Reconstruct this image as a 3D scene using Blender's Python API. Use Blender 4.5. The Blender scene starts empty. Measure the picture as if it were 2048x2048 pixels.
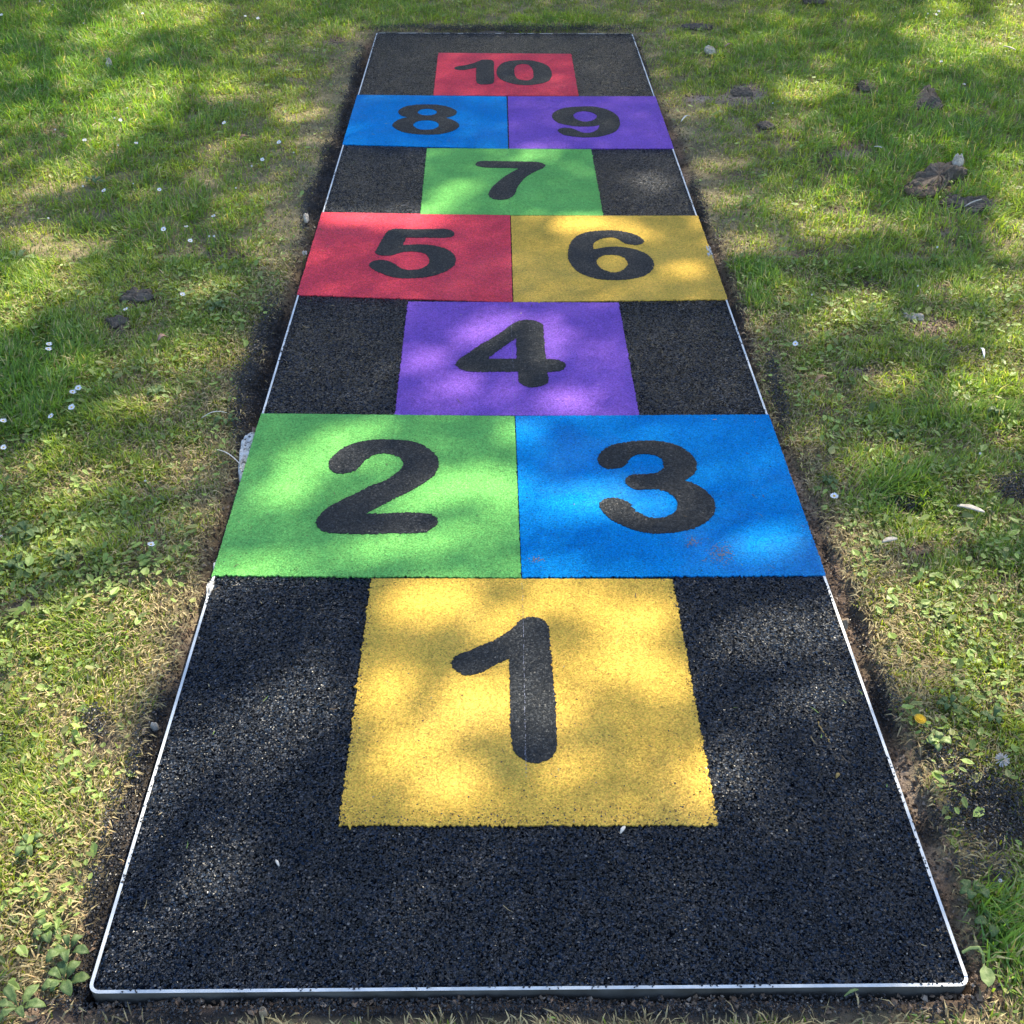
import bpy, bmesh, math, random
import numpy as np
from mathutils import Vector, Matrix
from mathutils.geometry import tessellate_polygon

random.seed(7); rng = np.random.default_rng(11)
scene = bpy.context.scene
C = scene.collection
PI = math.pi
S = 1.25                                             # court width in metres

# ------------------------------------------------------------------ camera
CF = 2238.9003; CP = (-0.0391941*S, -0.668483355*S, 1.20296876*S)
PITCH, YAW, ROLL = 0.659620825, -0.0183428547, 0.00895215771
def cam_rot():
    a = PI/2-PITCH
    Rx = Matrix(((1,0,0),(0,math.cos(a),-math.sin(a)),(0,math.sin(a),math.cos(a))))
    Rz = Matrix(((math.cos(YAW),-math.sin(YAW),0),(math.sin(YAW),math.cos(YAW),0),(0,0,1)))
    Rr = Matrix(((math.cos(ROLL),-math.sin(ROLL),0),(math.sin(ROLL),math.cos(ROLL),0),(0,0,1)))
    return Rz @ Rx @ Rr
RM = cam_rot()
cd = bpy.data.cameras.new("camera"); cam = bpy.data.objects.new("camera", cd); C.objects.link(cam)
cam.matrix_world = Matrix.Translation(CP) @ RM.to_4x4()
cd.sensor_width = 36; cd.sensor_height = 36; cd.lens = 36*CF/2048; cd.clip_start = 0.02; cd.clip_end = 500
scene.camera = cam

# ------------------------------------------------------------------ light
EL, AZ = math.radians(47), math.radians(32)          # sun height, azimuth clockwise from +Y
SUN = Vector((math.sin(AZ)*math.cos(EL), math.cos(AZ)*math.cos(EL), math.sin(EL)))
w = bpy.data.worlds.new("World"); scene.world = w; w.use_nodes = True
nt = w.node_tree; bg = nt.nodes['Background']; sky = nt.nodes.new('ShaderNodeTexSky')
sky.sky_type = 'NISHITA'; sky.sun_disc = False; sky.sun_elevation = EL; sky.sun_rotation = AZ
nt.links.new(sky.outputs[0], bg.inputs[0]); bg.inputs[1].default_value = 0.15
sl = bpy.data.lights.new("sun", 'SUN'); sl.energy = 5.0; sl.angle = math.radians(0.55); sl.color = (1.0, 0.89, 0.69)
so = bpy.data.objects.new("sun", sl); C.objects.link(so)
so.rotation_euler = SUN.to_track_quat('Z', 'Y').to_euler(); so.location = (4, 6, 14)
vs = scene.view_settings; vs.view_transform = 'Standard'; vs.look = 'None'; vs.gamma = 1; vs.exposure = 1.36

# ------------------------------------------------------------------ helpers
RMn = np.array(RM); CPn = np.array(CP)
def at(u, v, z=0.0):
    """surveyed position (in the photo's 2048 grid) -> metres on the plane at height z"""
    d = RMn @ np.array([(u-1024)/CF, -(v-1024)/CF, -1.0]); t = (z-CPn[2])/d[2]
    return CPn[0]+t*d[0], CPn[1]+t*d[1]
def to_px(x, y, z=0.0):
    d = np.stack([np.asarray(x)-CPn[0], np.asarray(y)-CPn[1], np.zeros_like(x)+z-CPn[2]], -1) @ RMn
    return 1024+CF*d[..., 0]/-d[..., 2], 1024-CF*d[..., 1]/-d[..., 2]
def tag(o, label=None, cat=None, group=None, kind=None):
    for k, v in (('label', label), ('category', cat), ('group', group), ('kind', kind)):
        if v: o[k] = v
    return o
def empty(name, loc=(0,0,0), rz=0.0):
    o = bpy.data.objects.new(name, None); C.objects.link(o); o.location = loc; o.rotation_euler = (0,0,rz)
    o.empty_display_size = 0.05
    return o
def obj(name, me, m, parent=None, smooth=False):
    o = bpy.data.objects.new(name, me); C.objects.link(o)
    if m: me.materials.append(m)
    if parent: o.parent = parent
    if smooth: me.shade_smooth()
    return o
def np_mesh(name, V, F, col=None, sizes=None):
    """V (n,3); F flat loop indices; sizes per-face loop counts; col (n,3)"""
    me = bpy.data.meshes.new(name)
    me.vertices.add(len(V)); me.vertices.foreach_set('co', np.asarray(V, np.float32).ravel())
    F = np.asarray(F, np.int32).ravel(); sizes = np.asarray(sizes, np.int32)
    me.loops.add(len(F)); me.loops.foreach_set('vertex_index', F)
    st = np.concatenate([[0], np.cumsum(sizes)[:-1]]).astype(np.int32)
    me.polygons.add(len(sizes)); me.polygons.foreach_set('loop_start', st)
    try: me.polygons.foreach_set('loop_total', sizes)
    except Exception: pass
    if col is not None:
        a = me.color_attributes.new('col', 'FLOAT_COLOR', 'POINT')
        c = np.ones((len(V), 4), np.float32); c[:, :3] = col; a.data.foreach_set('color', c.ravel())
    me.update(calc_edges=True); me.shade_flat()
    return me
def bm_mesh(name, bm):
    me = bpy.data.meshes.new(name); bm.to_mesh(me); bm.free(); return me
def hsh(ix, iy, seed):
    n = (ix*374761393 + iy*668265263 + seed*1442695041) & 0x7fffffff
    n = ((n ^ (n >> 13))*1274126177) & 0x7fffffff
    return ((n ^ (n >> 16)) & 0xffff)/65535.0
def vnoise(x, y, scale, seed=0):
    x = np.asarray(x, float)*scale+1000; y = np.asarray(y, float)*scale+1000
    ix = np.floor(x).astype(np.int64); iy = np.floor(y).astype(np.int64); fx = x-ix; fy = y-iy
    fx = fx*fx*(3-2*fx); fy = fy*fy*(3-2*fy)
    a, b, c, d = hsh(ix,iy,seed), hsh(ix+1,iy,seed), hsh(ix,iy+1,seed), hsh(ix+1,iy+1,seed)
    return (a*(1-fx)+b*fx)*(1-fy)+(c*(1-fx)+d*fx)*fy
def fbm(x, y, scale, seed=0, oct=4):
    s = 0; a = .5; t = 0
    for i in range(oct): s = s+a*vnoise(x, y, scale*2**i, seed+i*17); t += a; a *= .55
    return s/t
def sstep(a, b, x): t = np.clip((x-a)/(b-a), 0, 1); return t*t*(3-2*t)

class NT:
    def __init__(s, name):
        s.m = bpy.data.materials.new(name); s.m.use_nodes = True; s.t = s.m.node_tree; s.t.nodes.clear()
        s.out = s.n('OutputMaterial')
    def n(s, kind, **kw):
        nd = s.t.nodes.new('ShaderNode'+kind)
        for k, v in kw.items(): setattr(nd, k, v)
        return nd
    def l(s, a, b): s.t.links.new(a, b)
    def val(s, sock, v):
        if hasattr(v, 'is_linked') or isinstance(v, bpy.types.NodeSocket): s.l(v, sock)
        else: sock.default_value = v
    def math(s, op, a, b=0.0, c=0.0, clamp=False):
        nd = s.n('Math', operation=op, use_clamp=clamp)
        for i, v in enumerate((a, b, c)): s.val(nd.inputs[i], v)
        return nd.outputs[0]
    def mix(s, f, a, b, mode='MIX'):
        nd = s.n('MixRGB', blend_type=mode); s.val(nd.inputs[0], f)
        for i, v in ((1, a), (2, b)):
            if isinstance(v, tuple): v = (*v[:3], 1)
            s.val(nd.inputs[i], v)
        return nd.outputs[0]
    def ramp(s, f, stops):
        nd = s.n('ValToRGB'); s.l(f, nd.inputs[0]); e = nd.color_ramp.elements
        while len(e) < len(stops): e.new(.5)
        for i, (p, c) in enumerate(stops): e[i].position = p; e[i].color = (*c, 1) if len(c) == 3 else c
        return nd.outputs[0]
    def noise(s, vec, scale, detail=4, rough=.55):
        nd = s.n('TexNoise'); s.l(vec, nd.inputs['Vector']); nd.inputs['Scale'].default_value = scale
        nd.inputs['Detail'].default_value = detail; nd.inputs['Roughness'].default_value = rough
        return nd.outputs[0]
    def coord(s): return s.n('TexCoord').outputs['Object']
    def princ(s, **kw):
        p = s.n('BsdfPrincipled')
        for k, v in kw.items():
            k = k.replace('_', ' ')
            if isinstance(v, tuple): v = (*v[:3], 1)
            s.val(p.inputs[k], v)
        s.l(p.outputs[0], s.out.inputs[0]); return p

def rubber(name, base, black=False, fine=False):
    """bonded rubber granules: cell by cell colour, tilt and gloss"""
    t = NT(name); co = t.coord()
    # warp so that granules are angular and of mixed size
    vo = t.n('TexVoronoi'); t.l(co, vo.inputs['Vector']); vo.inputs['Scale'].default_value = 305 if black else 420
    ve = t.n('TexVoronoi', feature='DISTANCE_TO_EDGE'); t.l(co, ve.inputs['Vector']); ve.inputs['Scale'].default_value = 305 if black else 420
    cell = vo.outputs['Color']; sep = t.n('SeparateColor'); t.l(cell, sep.inputs[0])
    r0, r1, r2 = sep.outputs[0], sep.outputs[1], sep.outputs[2]
    gap = t.math('SMOOTH_MIN', t.math('MULTIPLY', ve.outputs[0], 7.0), 1.0, .1)
    big = t.noise(co, 3.2, 6); mid = t.noise(co, 60, 3)
    if black:
        k = t.math('ADD', t.math('MULTIPLY', t.math('POWER', r0, 3.0), 1.0 if fine else 3.4), .6 if fine else .10)
        col = t.mix(1.0, base, t.n('CombineColor').outputs[0], 'MULTIPLY')
        cc = t.n('CombineColor')
        for i in range(3): t.l(k, cc.inputs[i])
        col = t.mix(1.0, base, cc.outputs[0], 'MULTIPLY')
        # a few pale grains and lint
        pale = t.math('GREATER_THAN', r1, .997 if fine else .992)
        col = t.mix(t.math('MULTIPLY', pale, .55), col, (.22, .21, .19))
        rough = t.math('ADD', t.math('MULTIPLY', r2, .35), .40 if fine else .22)
        tilt = .55 if fine else .9; spec = .18 if fine else t.math('MULTIPLY', t.math('POWER', r1, 2.0), .85)
    else:
        h = t.n('HueSaturation'); h.inputs['Color'].default_value = (*base, 1)
        t.l(t.math('ADD', t.math('MULTIPLY', r0, .5), .72), h.inputs['Value'])
        t.l(t.math('ADD', t.math('MULTIPLY', r2, .022), .489), h.inputs['Hue'])
        col = h.outputs[0]
        # scattered dark crumbs pressed into the paint-coloured wearing layer, uneven mixing of pigment
        vk = t.n('TexVoronoi'); t.l(co, vk.inputs['Vector']); vk.inputs['Scale'].default_value = 190
        s2 = t.n('SeparateColor'); t.l(vk.outputs['Color'], s2.inputs[0])
        dk = t.math('MULTIPLY', t.math('GREATER_THAN', s2.outputs[0], .93), t.math('LESS_THAN', vk.outputs['Distance'], .42))
        col = t.mix(t.math('MULTIPLY', dk, .38), col, (.03, .03, .03))
        v2 = t.n('TexVoronoi'); t.l(co, v2.inputs['Vector']); v2.inputs['Scale'].default_value = 42
        s3 = t.n('SeparateColor'); t.l(v2.outputs['Color'], s3.inputs[0])
        dk2 = t.math('MULTIPLY', t.math('GREATER_THAN', s3.outputs[1], .965), t.math('LESS_THAN', v2.outputs['Distance'], .085))
        col = t.mix(t.math('MULTIPLY', dk2, .85), col, (.02, .02, .02))
        mot = t.ramp(t.math('ADD', t.math('MULTIPLY', big, .6), t.math('MULTIPLY', mid, .4)), [(.3, (.78,)*3), (.5, (.97,)*3), (.68, (1.09,)*3)])
        col = t.mix(1.0, col, mot, 'MULTIPLY')
        dusty = t.ramp(t.noise(co, 1.7, 7, .68), [(.50, (0,)*3), (.75, (.12,)*3)])
        col = t.mix(dusty, col, (.34, .31, .27))
        rough = t.math('ADD', t.math('MULTIPLY', r2, .3), .55)
        tilt = .5; spec = .05
    # tilt each granule
    g = t.n('NewGeometry')
    v = t.n('VectorMath', operation='SUBTRACT'); t.l(cell, v.inputs[0]); v.inputs[1].default_value = (.5, .5, .5)
    v2_ = t.n('VectorMath', operation='SCALE'); t.l(v.outputs[0], v2_.inputs[0]); v2_.inputs['Scale'].default_value = tilt
    bump = t.n('Bump'); bump.inputs['Strength'].default_value = .9; bump.inputs['Distance'].default_value = .0012
    t.l(t.math('ADD', gap, t.math('MULTIPLY', r1, .8)), bump.inputs['Height'])
    b2 = t.n('Bump'); b2.inputs['Strength'].default_value = .5; b2.inputs['Distance'].default_value = .004
    t.l(t.noise(co, 25, 3), b2.inputs['Height']); t.l(b2.outputs[0], bump.inputs['Normal'])
    va = t.n('VectorMath', operation='ADD'); t.l(bump.outputs[0], va.inputs[0]); t.l(v2_.outputs[0], va.inputs[1])
    vn = t.n('VectorMath', operation='NORMALIZE'); t.l(va.outputs[0], vn.inputs[0])
    p = t.princ(Base_Color=col, Roughness=rough, Specular_IOR_Level=spec)
    t.l(vn.outputs[0], p.inputs['Normal'])
    return t.m

M = {}
M['black'] = rubber('black_rubber', (.0055, .0105, .020), True)
M['numeral'] = rubber('numeral_rubber', (.027, .032, .038), True, True)
M['yellow'] = rubber('yellow_rubber', (.78, .50, .09))
M['green'] = rubber('green_rubber', (.19, .56, .14))
M['blue'] = rubber('blue_rubber', (.0, .262, .72))
M['red'] = rubber('red_rubber', (.86, .08, .12))
M['purple'] = rubber('purple_rubber', (.26, .12, .60))

def mat_edging():
    t = NT('pale_plastic'); co = t.coord(); n = t.noise(co, 30, 5)
    col = t.ramp(n, [(.3, (.45, .48, .49)), (.7, (.66, .69, .70))])
    t.princ(Base_Color=col, Roughness=.38); return t.m
def mat_shaded_side():
    t = NT('shaded_edging_side'); co = t.coord(); n = t.noise(co, 18, 6)  # dark tone puts the shade on the side face into its colour
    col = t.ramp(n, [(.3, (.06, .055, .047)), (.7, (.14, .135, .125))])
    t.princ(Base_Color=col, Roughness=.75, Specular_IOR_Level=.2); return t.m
def mat_vcol(name, rough=.6, trans=0.0, spec=.35, bump=0):
    t = NT(name); a = t.n('Attribute'); a.attribute_name = 'col'
    p = t.princ(Base_Color=a.outputs['Color'], Roughness=rough, Specular_IOR_Level=spec)
    if trans:
        tr = t.n('BsdfTranslucent'); t.l(t.mix(1.0, a.outputs['Color'], (1.25, 1.3, .5), 'MULTIPLY'), tr.inputs[0])
        mx = t.n('MixShader'); mx.inputs[0].default_value = trans
        t.l(p.outputs[0], mx.inputs[1]); t.l(tr.outputs[0], mx.inputs[2]); t.l(mx.outputs[0], t.out.inputs[0])
    if bump:
        b = t.n('Bump'); b.inputs['Distance'].default_value = bump; t.l(t.noise(t.coord(), 120, 4), b.inputs['Height'])
        t.l(b.outputs[0], p.inputs['Normal'])
    return t.m
def mat_soil():
    t = NT('soil'); co = t.coord(); a = t.n('Attribute'); a.attribute_name = 'col'
    n = t.noise(co, 14, 6, .65); n2 = t.noise(co, 160, 5, .7)
    k = t.ramp(t.math('ADD', t.math('MULTIPLY', n, .55), t.math('MULTIPLY', n2, .45)), [(.3, (.45,)*3), (.52, (.95,)*3), (.75, (1.7,)*3)])
    col = t.mix(1.0, a.outputs['Color'], k, 'MULTIPLY')
    b = t.n('Bump'); b.inputs['Strength'].default_value = 1; b.inputs['Distance'].default_value = .006
    t.l(t.math('ADD', n2, t.math('MULTIPLY', t.noise(co, 50, 4), 1.3)), b.inputs['Height'])
    p = t.princ(Base_Color=col, Roughness=.9, Specular_IOR_Level=.2); t.l(b.outputs[0], p.inputs['Normal']); return t.m
def mat_simple(name, a, b, scale=60, rough=.8, bump=.002, spots=None):
    t = NT(name); co = t.coord(); n = t.noise(co, scale, 5, .65)
    col = t.ramp(n, [(.32, a), (.68, b)])
    if spots:
        col = t.mix(t.math('MULTIPLY', t.math('GREATER_THAN', t.noise(co, 90, 2), .60), .85), col, spots)
    bp = t.n('Bump'); bp.inputs['Strength'].default_value = .9; bp.inputs['Distance'].default_value = bump; t.l(n, bp.inputs['Height'])
    p = t.princ(Base_Color=col, Roughness=rough, Specular_IOR_Level=.25); t.l(bp.outputs[0], p.inputs['Normal']); return t.m
M['edging'] = mat_edging(); M['edge_side_shade'] = mat_shaded_side()
M['soil'] = mat_soil()
M['grass'] = mat_vcol('grass_blade', .5, .50, .4)
M['leaf'] = mat_vcol('weed_leaf', .5, .25, .45)
M['straw'] = mat_vcol('dry_straw', .7, .15, .3)
M['crumb'] = mat_vcol('rubber_crumb', .4, 0, .5)
M['soil_grain'] = mat_vcol('soil_grain', .95, 0, .15)
M['clod'] = mat_simple('dark_earth', (.065, .052, .042), (.165, .135, .108), 45, .92, .006)
M['clod_brown'] = mat_simple('brown_earth', (.12, .08, .055), (.27, .185, .13), 50, .92, .006)
M['concrete'] = mat_simple('pale_mortar', (.42, .41, .38), (.74, .73, .70), 70, .85, .003, (.07, .065, .06))
M['stone'] = mat_simple('pale_stone', (.30, .26, .21), (.58, .53, .45), 60, .8, .002)
M['scuff'] = mat_simple('dusty_scuff', (.13, .14, .15), (.24, .22, .19), 50, .9, .0005)
M['pebble'] = mat_simple('tan_pebble', (.24, .18, .12), (.42, .34, .25), 50, .6, .001)
M['chip'] = mat_simple('weathered_chip', (.26, .24, .21), (.55, .52, .46), 90, .8, .001)
M['dead_leaf'] = mat_simple('dead_leaf', (.16, .10, .055), (.34, .24, .15), 90, .7, .001)
M['pink_leaf'] = mat_simple('pinkish_leaf', (.24, .14, .11), (.40, .27, .22), 90, .7, .001)
M['petal'] = mat_simple('white_petal', (.66, .67, .70), (.84, .84, .84), 200, .6, .0003)
M['disc'] = mat_simple('yellow_disc', (.60, .33, .01), (.80, .52, .03), 500, .7, .0005)
M['stem'] = mat_simple('green_stem', (.09, .15, .03), (.18, .25, .07), 80, .6, .0003)
M['clover_head'] = mat_simple('pale_clover', (.45, .40, .38), (.75, .72, .68), 300, .8, .001)
M['chalk'] = mat_simple('blue_chalk', (.13, .14, .20), (.27, .29, .37), 300, .9, .0002)
M['broad'] = mat_simple('broad_leaf', (.06, .105, .035), (.135, .19, .065), 60, .5, .002)
M['broad_pale'] = mat_simple('pale_broad_leaf', (.13, .19, .06), (.25, .31, .12), 60, .5, .001)
M['bark'] = mat_simple('bark', (.05, .04, .03), (.13, .10, .075), 20, .9, .02)
M['tree_leaf'] = mat_simple('tree_leaf', (.04, .08, .02), (.08, .13, .03), 5, .6, .0005)
M['husk'] = mat_simple('pale_husk', (.5, .47, .40), (.75, .73, .68), 100, .7, .0005)
M['catkin'] = mat_simple('yellow_catkin', (.22, .15, .05), (.42, .30, .11), 200, .8, .0005)

# ------------------------------------------------------------------ survey: turf edge round the court, bare patches, spills
def W(pts): return [at(*p) for p in pts]
left_turf = [(150,2047),(151,1958),(155,1881),(186,1796),(225,1726),(228,1648),(248,1598),(294,1501),(306,1416),(337,1346),(360,1275),(400,1166),(410,1088),
             (444,1010),(447,980),(484,886),(491,840),(503,793),(522,731),(551,634),(576,561),(616,453),(630,362),(660,290),(685,217),(722,110),(728,79),(749,60)]
right_turf = [(1990,2047),(1962,1980),(1945,1900),(1932,1823),(1913,1745),(1862,1629),(1835,1513),(1781,1416),(1727,1212),(1684,1119),(1665,1057),(1622,980),
              (1603,917),(1550,849),(1519,762),(1504,670),(1482,616),(1460,543),(1431,471),(1395,398),(1377,308),(1368,272),(1345,233),(1290,155),(1271,60)]
LW = np.array(W(left_turf)); RW = np.array(W(right_turf))
L_LEN = 3.93229636*S
yTopTurf = at(1010, 58)[1]; yBotTurf = at(1000, 2026)[1]
def turf_edge(x, y):
    """signed distance-ish: >0 inside the lawn, <0 in the cut strip round the court"""
    wob = (fbm(x, y, 22, 5, 3)-.5)*.035
    xl = np.interp(y, LW[:, 1], LW[:, 0]); xr = np.interp(y, RW[:, 1], RW[:, 0])
    d = np.maximum(np.maximum(xl-x, x-xr), np.maximum(y-yTopTurf, yBotTurf-y))
    return d+wob
def blobs_field(x, y, B, soft=.35):
    """B: (u,v,ru,rv,tilt,strength) measured on the photo, evaluated on the ground"""
    f = np.zeros(np.shape(x)); 
    u, v = to_px(x, y)
    for b in B:
        du = u-b[0]; dv = v-b[1]; a = math.radians(b[4]); ca, sa = math.cos(a), math.sin(a)
        p = (du*ca-dv*sa)/b[2]; q = (du*sa+dv*ca)/b[3]; r = np.sqrt(p*p+q*q)
        f = np.maximum(f, b[5]*(1-sstep(1-soft, 1+soft, r)))
    return f
bare = [(1865,358,68,32,20,1),(1940,399,60,16,0,1),(1857,197,30,24,0,1),(1388,43,34,9,0,1),(1431,98,26,8,0,1),(1486,181,52,20,5,1),(1395,188,34,10,0,1),(1732,170,26,14,0,.9),(1533,246,22,9,0,1),(1692,293,60,20,18,.9),
        (1583,268,24,8,0,.7),(1667,410,28,10,0,.9),(1890,456,30,15,0,.8),(1739,558,60,18,-8,.9),(1884,565,32,12,0,.9),(1884,645,60,24,0,.95),(2030,612,32,12,0,.8),
        (1660,130,14,6,0,1),(1721,731,40,14,0,.9),(1665,812,45,16,0,.8),(2007,865,28,10,0,.8),(1839,1092,34,16,-10,1),(1867,989,30,10,0,.7),(1790,924,18,8,0,.7),
        (275,594,42,19,8,1),(232,641,28,14,5,1),(670,75,18,11,0,.9),(109,254,42,11,0,.6),(453,507,44,16,0,.6),(75,1010,28,10,0,.8),(56,1197,44,20,20,.8),
        (270,1135,22,8,0,.7),(264,886,18,9,0,.7),(1470,340,28,12,0,.7),(1620,500,34,12,0,.6),(1500,620,26,12,0,.6),(1850,150,24,8,0,.4),(90,2020,70,45,0,1),
        (1975,1960,40,45,30,.8),(210,1480,30,40,20,.5),(1940,160,28,10,0,.5),(1855,56,40,9,0,.8),(1560,700,30,14,0,.5),(590,160,30,12,0,.4),(330,700,20,10,0,.5),
        (1745,200,12,8,0,.6),(1790,380,14,8,0,.4),(1960,520,24,10,0,.4),(1420,560,14,40,10,.3),(420,1170,20,40,0,.5),(1975,230,20,8,0,.5)]
crumbs_b = [(1000,2018,850,16,0,1),(170,1930,34,95,-10,1),(208,1770,34,100,-15,1),(244,1640,30,100,-15,1),(292,1490,24,90,-15,1),(330,1390,14,60,-15,.7),
            (508,775,36,100,-15,1),(540,670,30,70,-15,1),(478,880,10,30,-15,.5),(628,400,18,60,-15,1),(658,320,16,55,-15,1),(690,230,12,60,-15,.8),(715,140,10,40,-15,.8),(1010,60,260,5,0,.8),
            (1985,1630,90,70,-20,1),(1930,1560,60,40,-20,.7),(2035,982,50,26,0,1),(1820,1008,34,14,-5,.9),(1880,1500,45,32,0,.6),(190,1440,30,20,20,.8),(200,1470,18,14,0,.9),(5,1485,20,10,0,.8),
            (1555,790,16,70,15,.8),(1480,650,12,60,15,.7),(1400,410,10,60,15,.7),(1290,150,8,40,15,.8),(1720,1240,14,70,15,.7),(1770,1390,20,70,18,.9),(1655,1080,8,90,15,.4),
            (1925,1910,14,40,15,.8),(1640,1980,160,30,0,.9),(1870,1640,40,30,-20,.7),(1960,1740,60,30,-20,.5),(150,1990,18,40,0,.7),(330,2040,120,20,0,.7),(1880,2035,40,14,0,.5)]
# ------------------------------------------------------------------ ground
def axis(a, b, step, far):
    core = list(np.arange(a, b+1e-6, step)); s = step; lo = []; p = a
    while p > -far: s *= 1.25; p -= s; lo.append(p)
    hi = []; s = step; p = core[-1]
    while p < far: s *= 1.25; p += s; hi.append(p)
    return np.array(lo[::-1]+core+hi)
def height(x, y):
    d = turf_edge(x, y)
    lawn = -.022+(fbm(x, y, 1.3, 3, 3)-.5)*.03+(fbm(x, y, 9, 9, 3)-.5)*.016
    trench = -.040+.026*(y < .02)+(fbm(x, y, 18, 31, 4)-.5)*.026
    h = trench+(lawn-trench)*sstep(-.018, .012, d)
    inside = (np.abs(x) < .5*S+.004) & (y > -.004) & (y < L_LEN+.004)
    near = np.maximum(np.maximum(np.abs(x)-.5*S, y-L_LEN), -y)
    h = np.where(near < .02, np.minimum(h, -.012), h)
    bl = blobs_field(x, y, bare); h = h+bl*.010*(fbm(x, y, 30, 77, 3)-.2)
    return np.where(inside, -.10, h)
gx = axis(-3.3, 3.3, .0125, 80); gy = axis(-.45, 6.6, .0125, 80)
X, Y = np.meshgrid(gx, gy); Hh = height(X, Y)
V = np.stack([X.ravel(), Y.ravel(), Hh.ravel()], 1)
nx, ny = len(gx), len(gy); i0 = (np.arange(ny-1)[:, None]*nx+np.arange(nx-1)[None, :]).ravel()
F = np.stack([i0, i0+1, i0+1+nx, i0+nx], 1)
d = turf_edge(V[:, 0], V[:, 1]); bl = blobs_field(V[:, 0], V[:, 1], bare); cb = blobs_field(V[:, 0], V[:, 1], crumbs_b)
thatch = np.array([.26, .22, .125]); earth = np.array([.17, .118, .085]); pale = np.array([.34, .26, .20])
k = fbm(V[:, 0], V[:, 1], 6, 55, 4)[:, None]
col = thatch*(.6+.8*k)
e = earth*(.7+.6*k)+(pale-earth)*sstep(.52, .68, fbm(V[:, 0], V[:, 1], 3, 61, 3))[:, None]
ms = np.clip(bl+1-sstep(-.02, .015, d), 0, 1)[:, None]
col = col*(1-ms)+e*ms
mc = np.clip(cb*1.2-.1, 0, 1)[:, None]*.85
col = col*(1-mc)+np.array([.022, .022, .025])*mc
ground = obj('ground', np_mesh('ground', V, F, col, np.full(len(F), 4)), M['soil'], smooth=True); tag(ground, kind='structure')
def hz(x, y): return float(height(np.array([x]), np.array([y]))[0])

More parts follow.
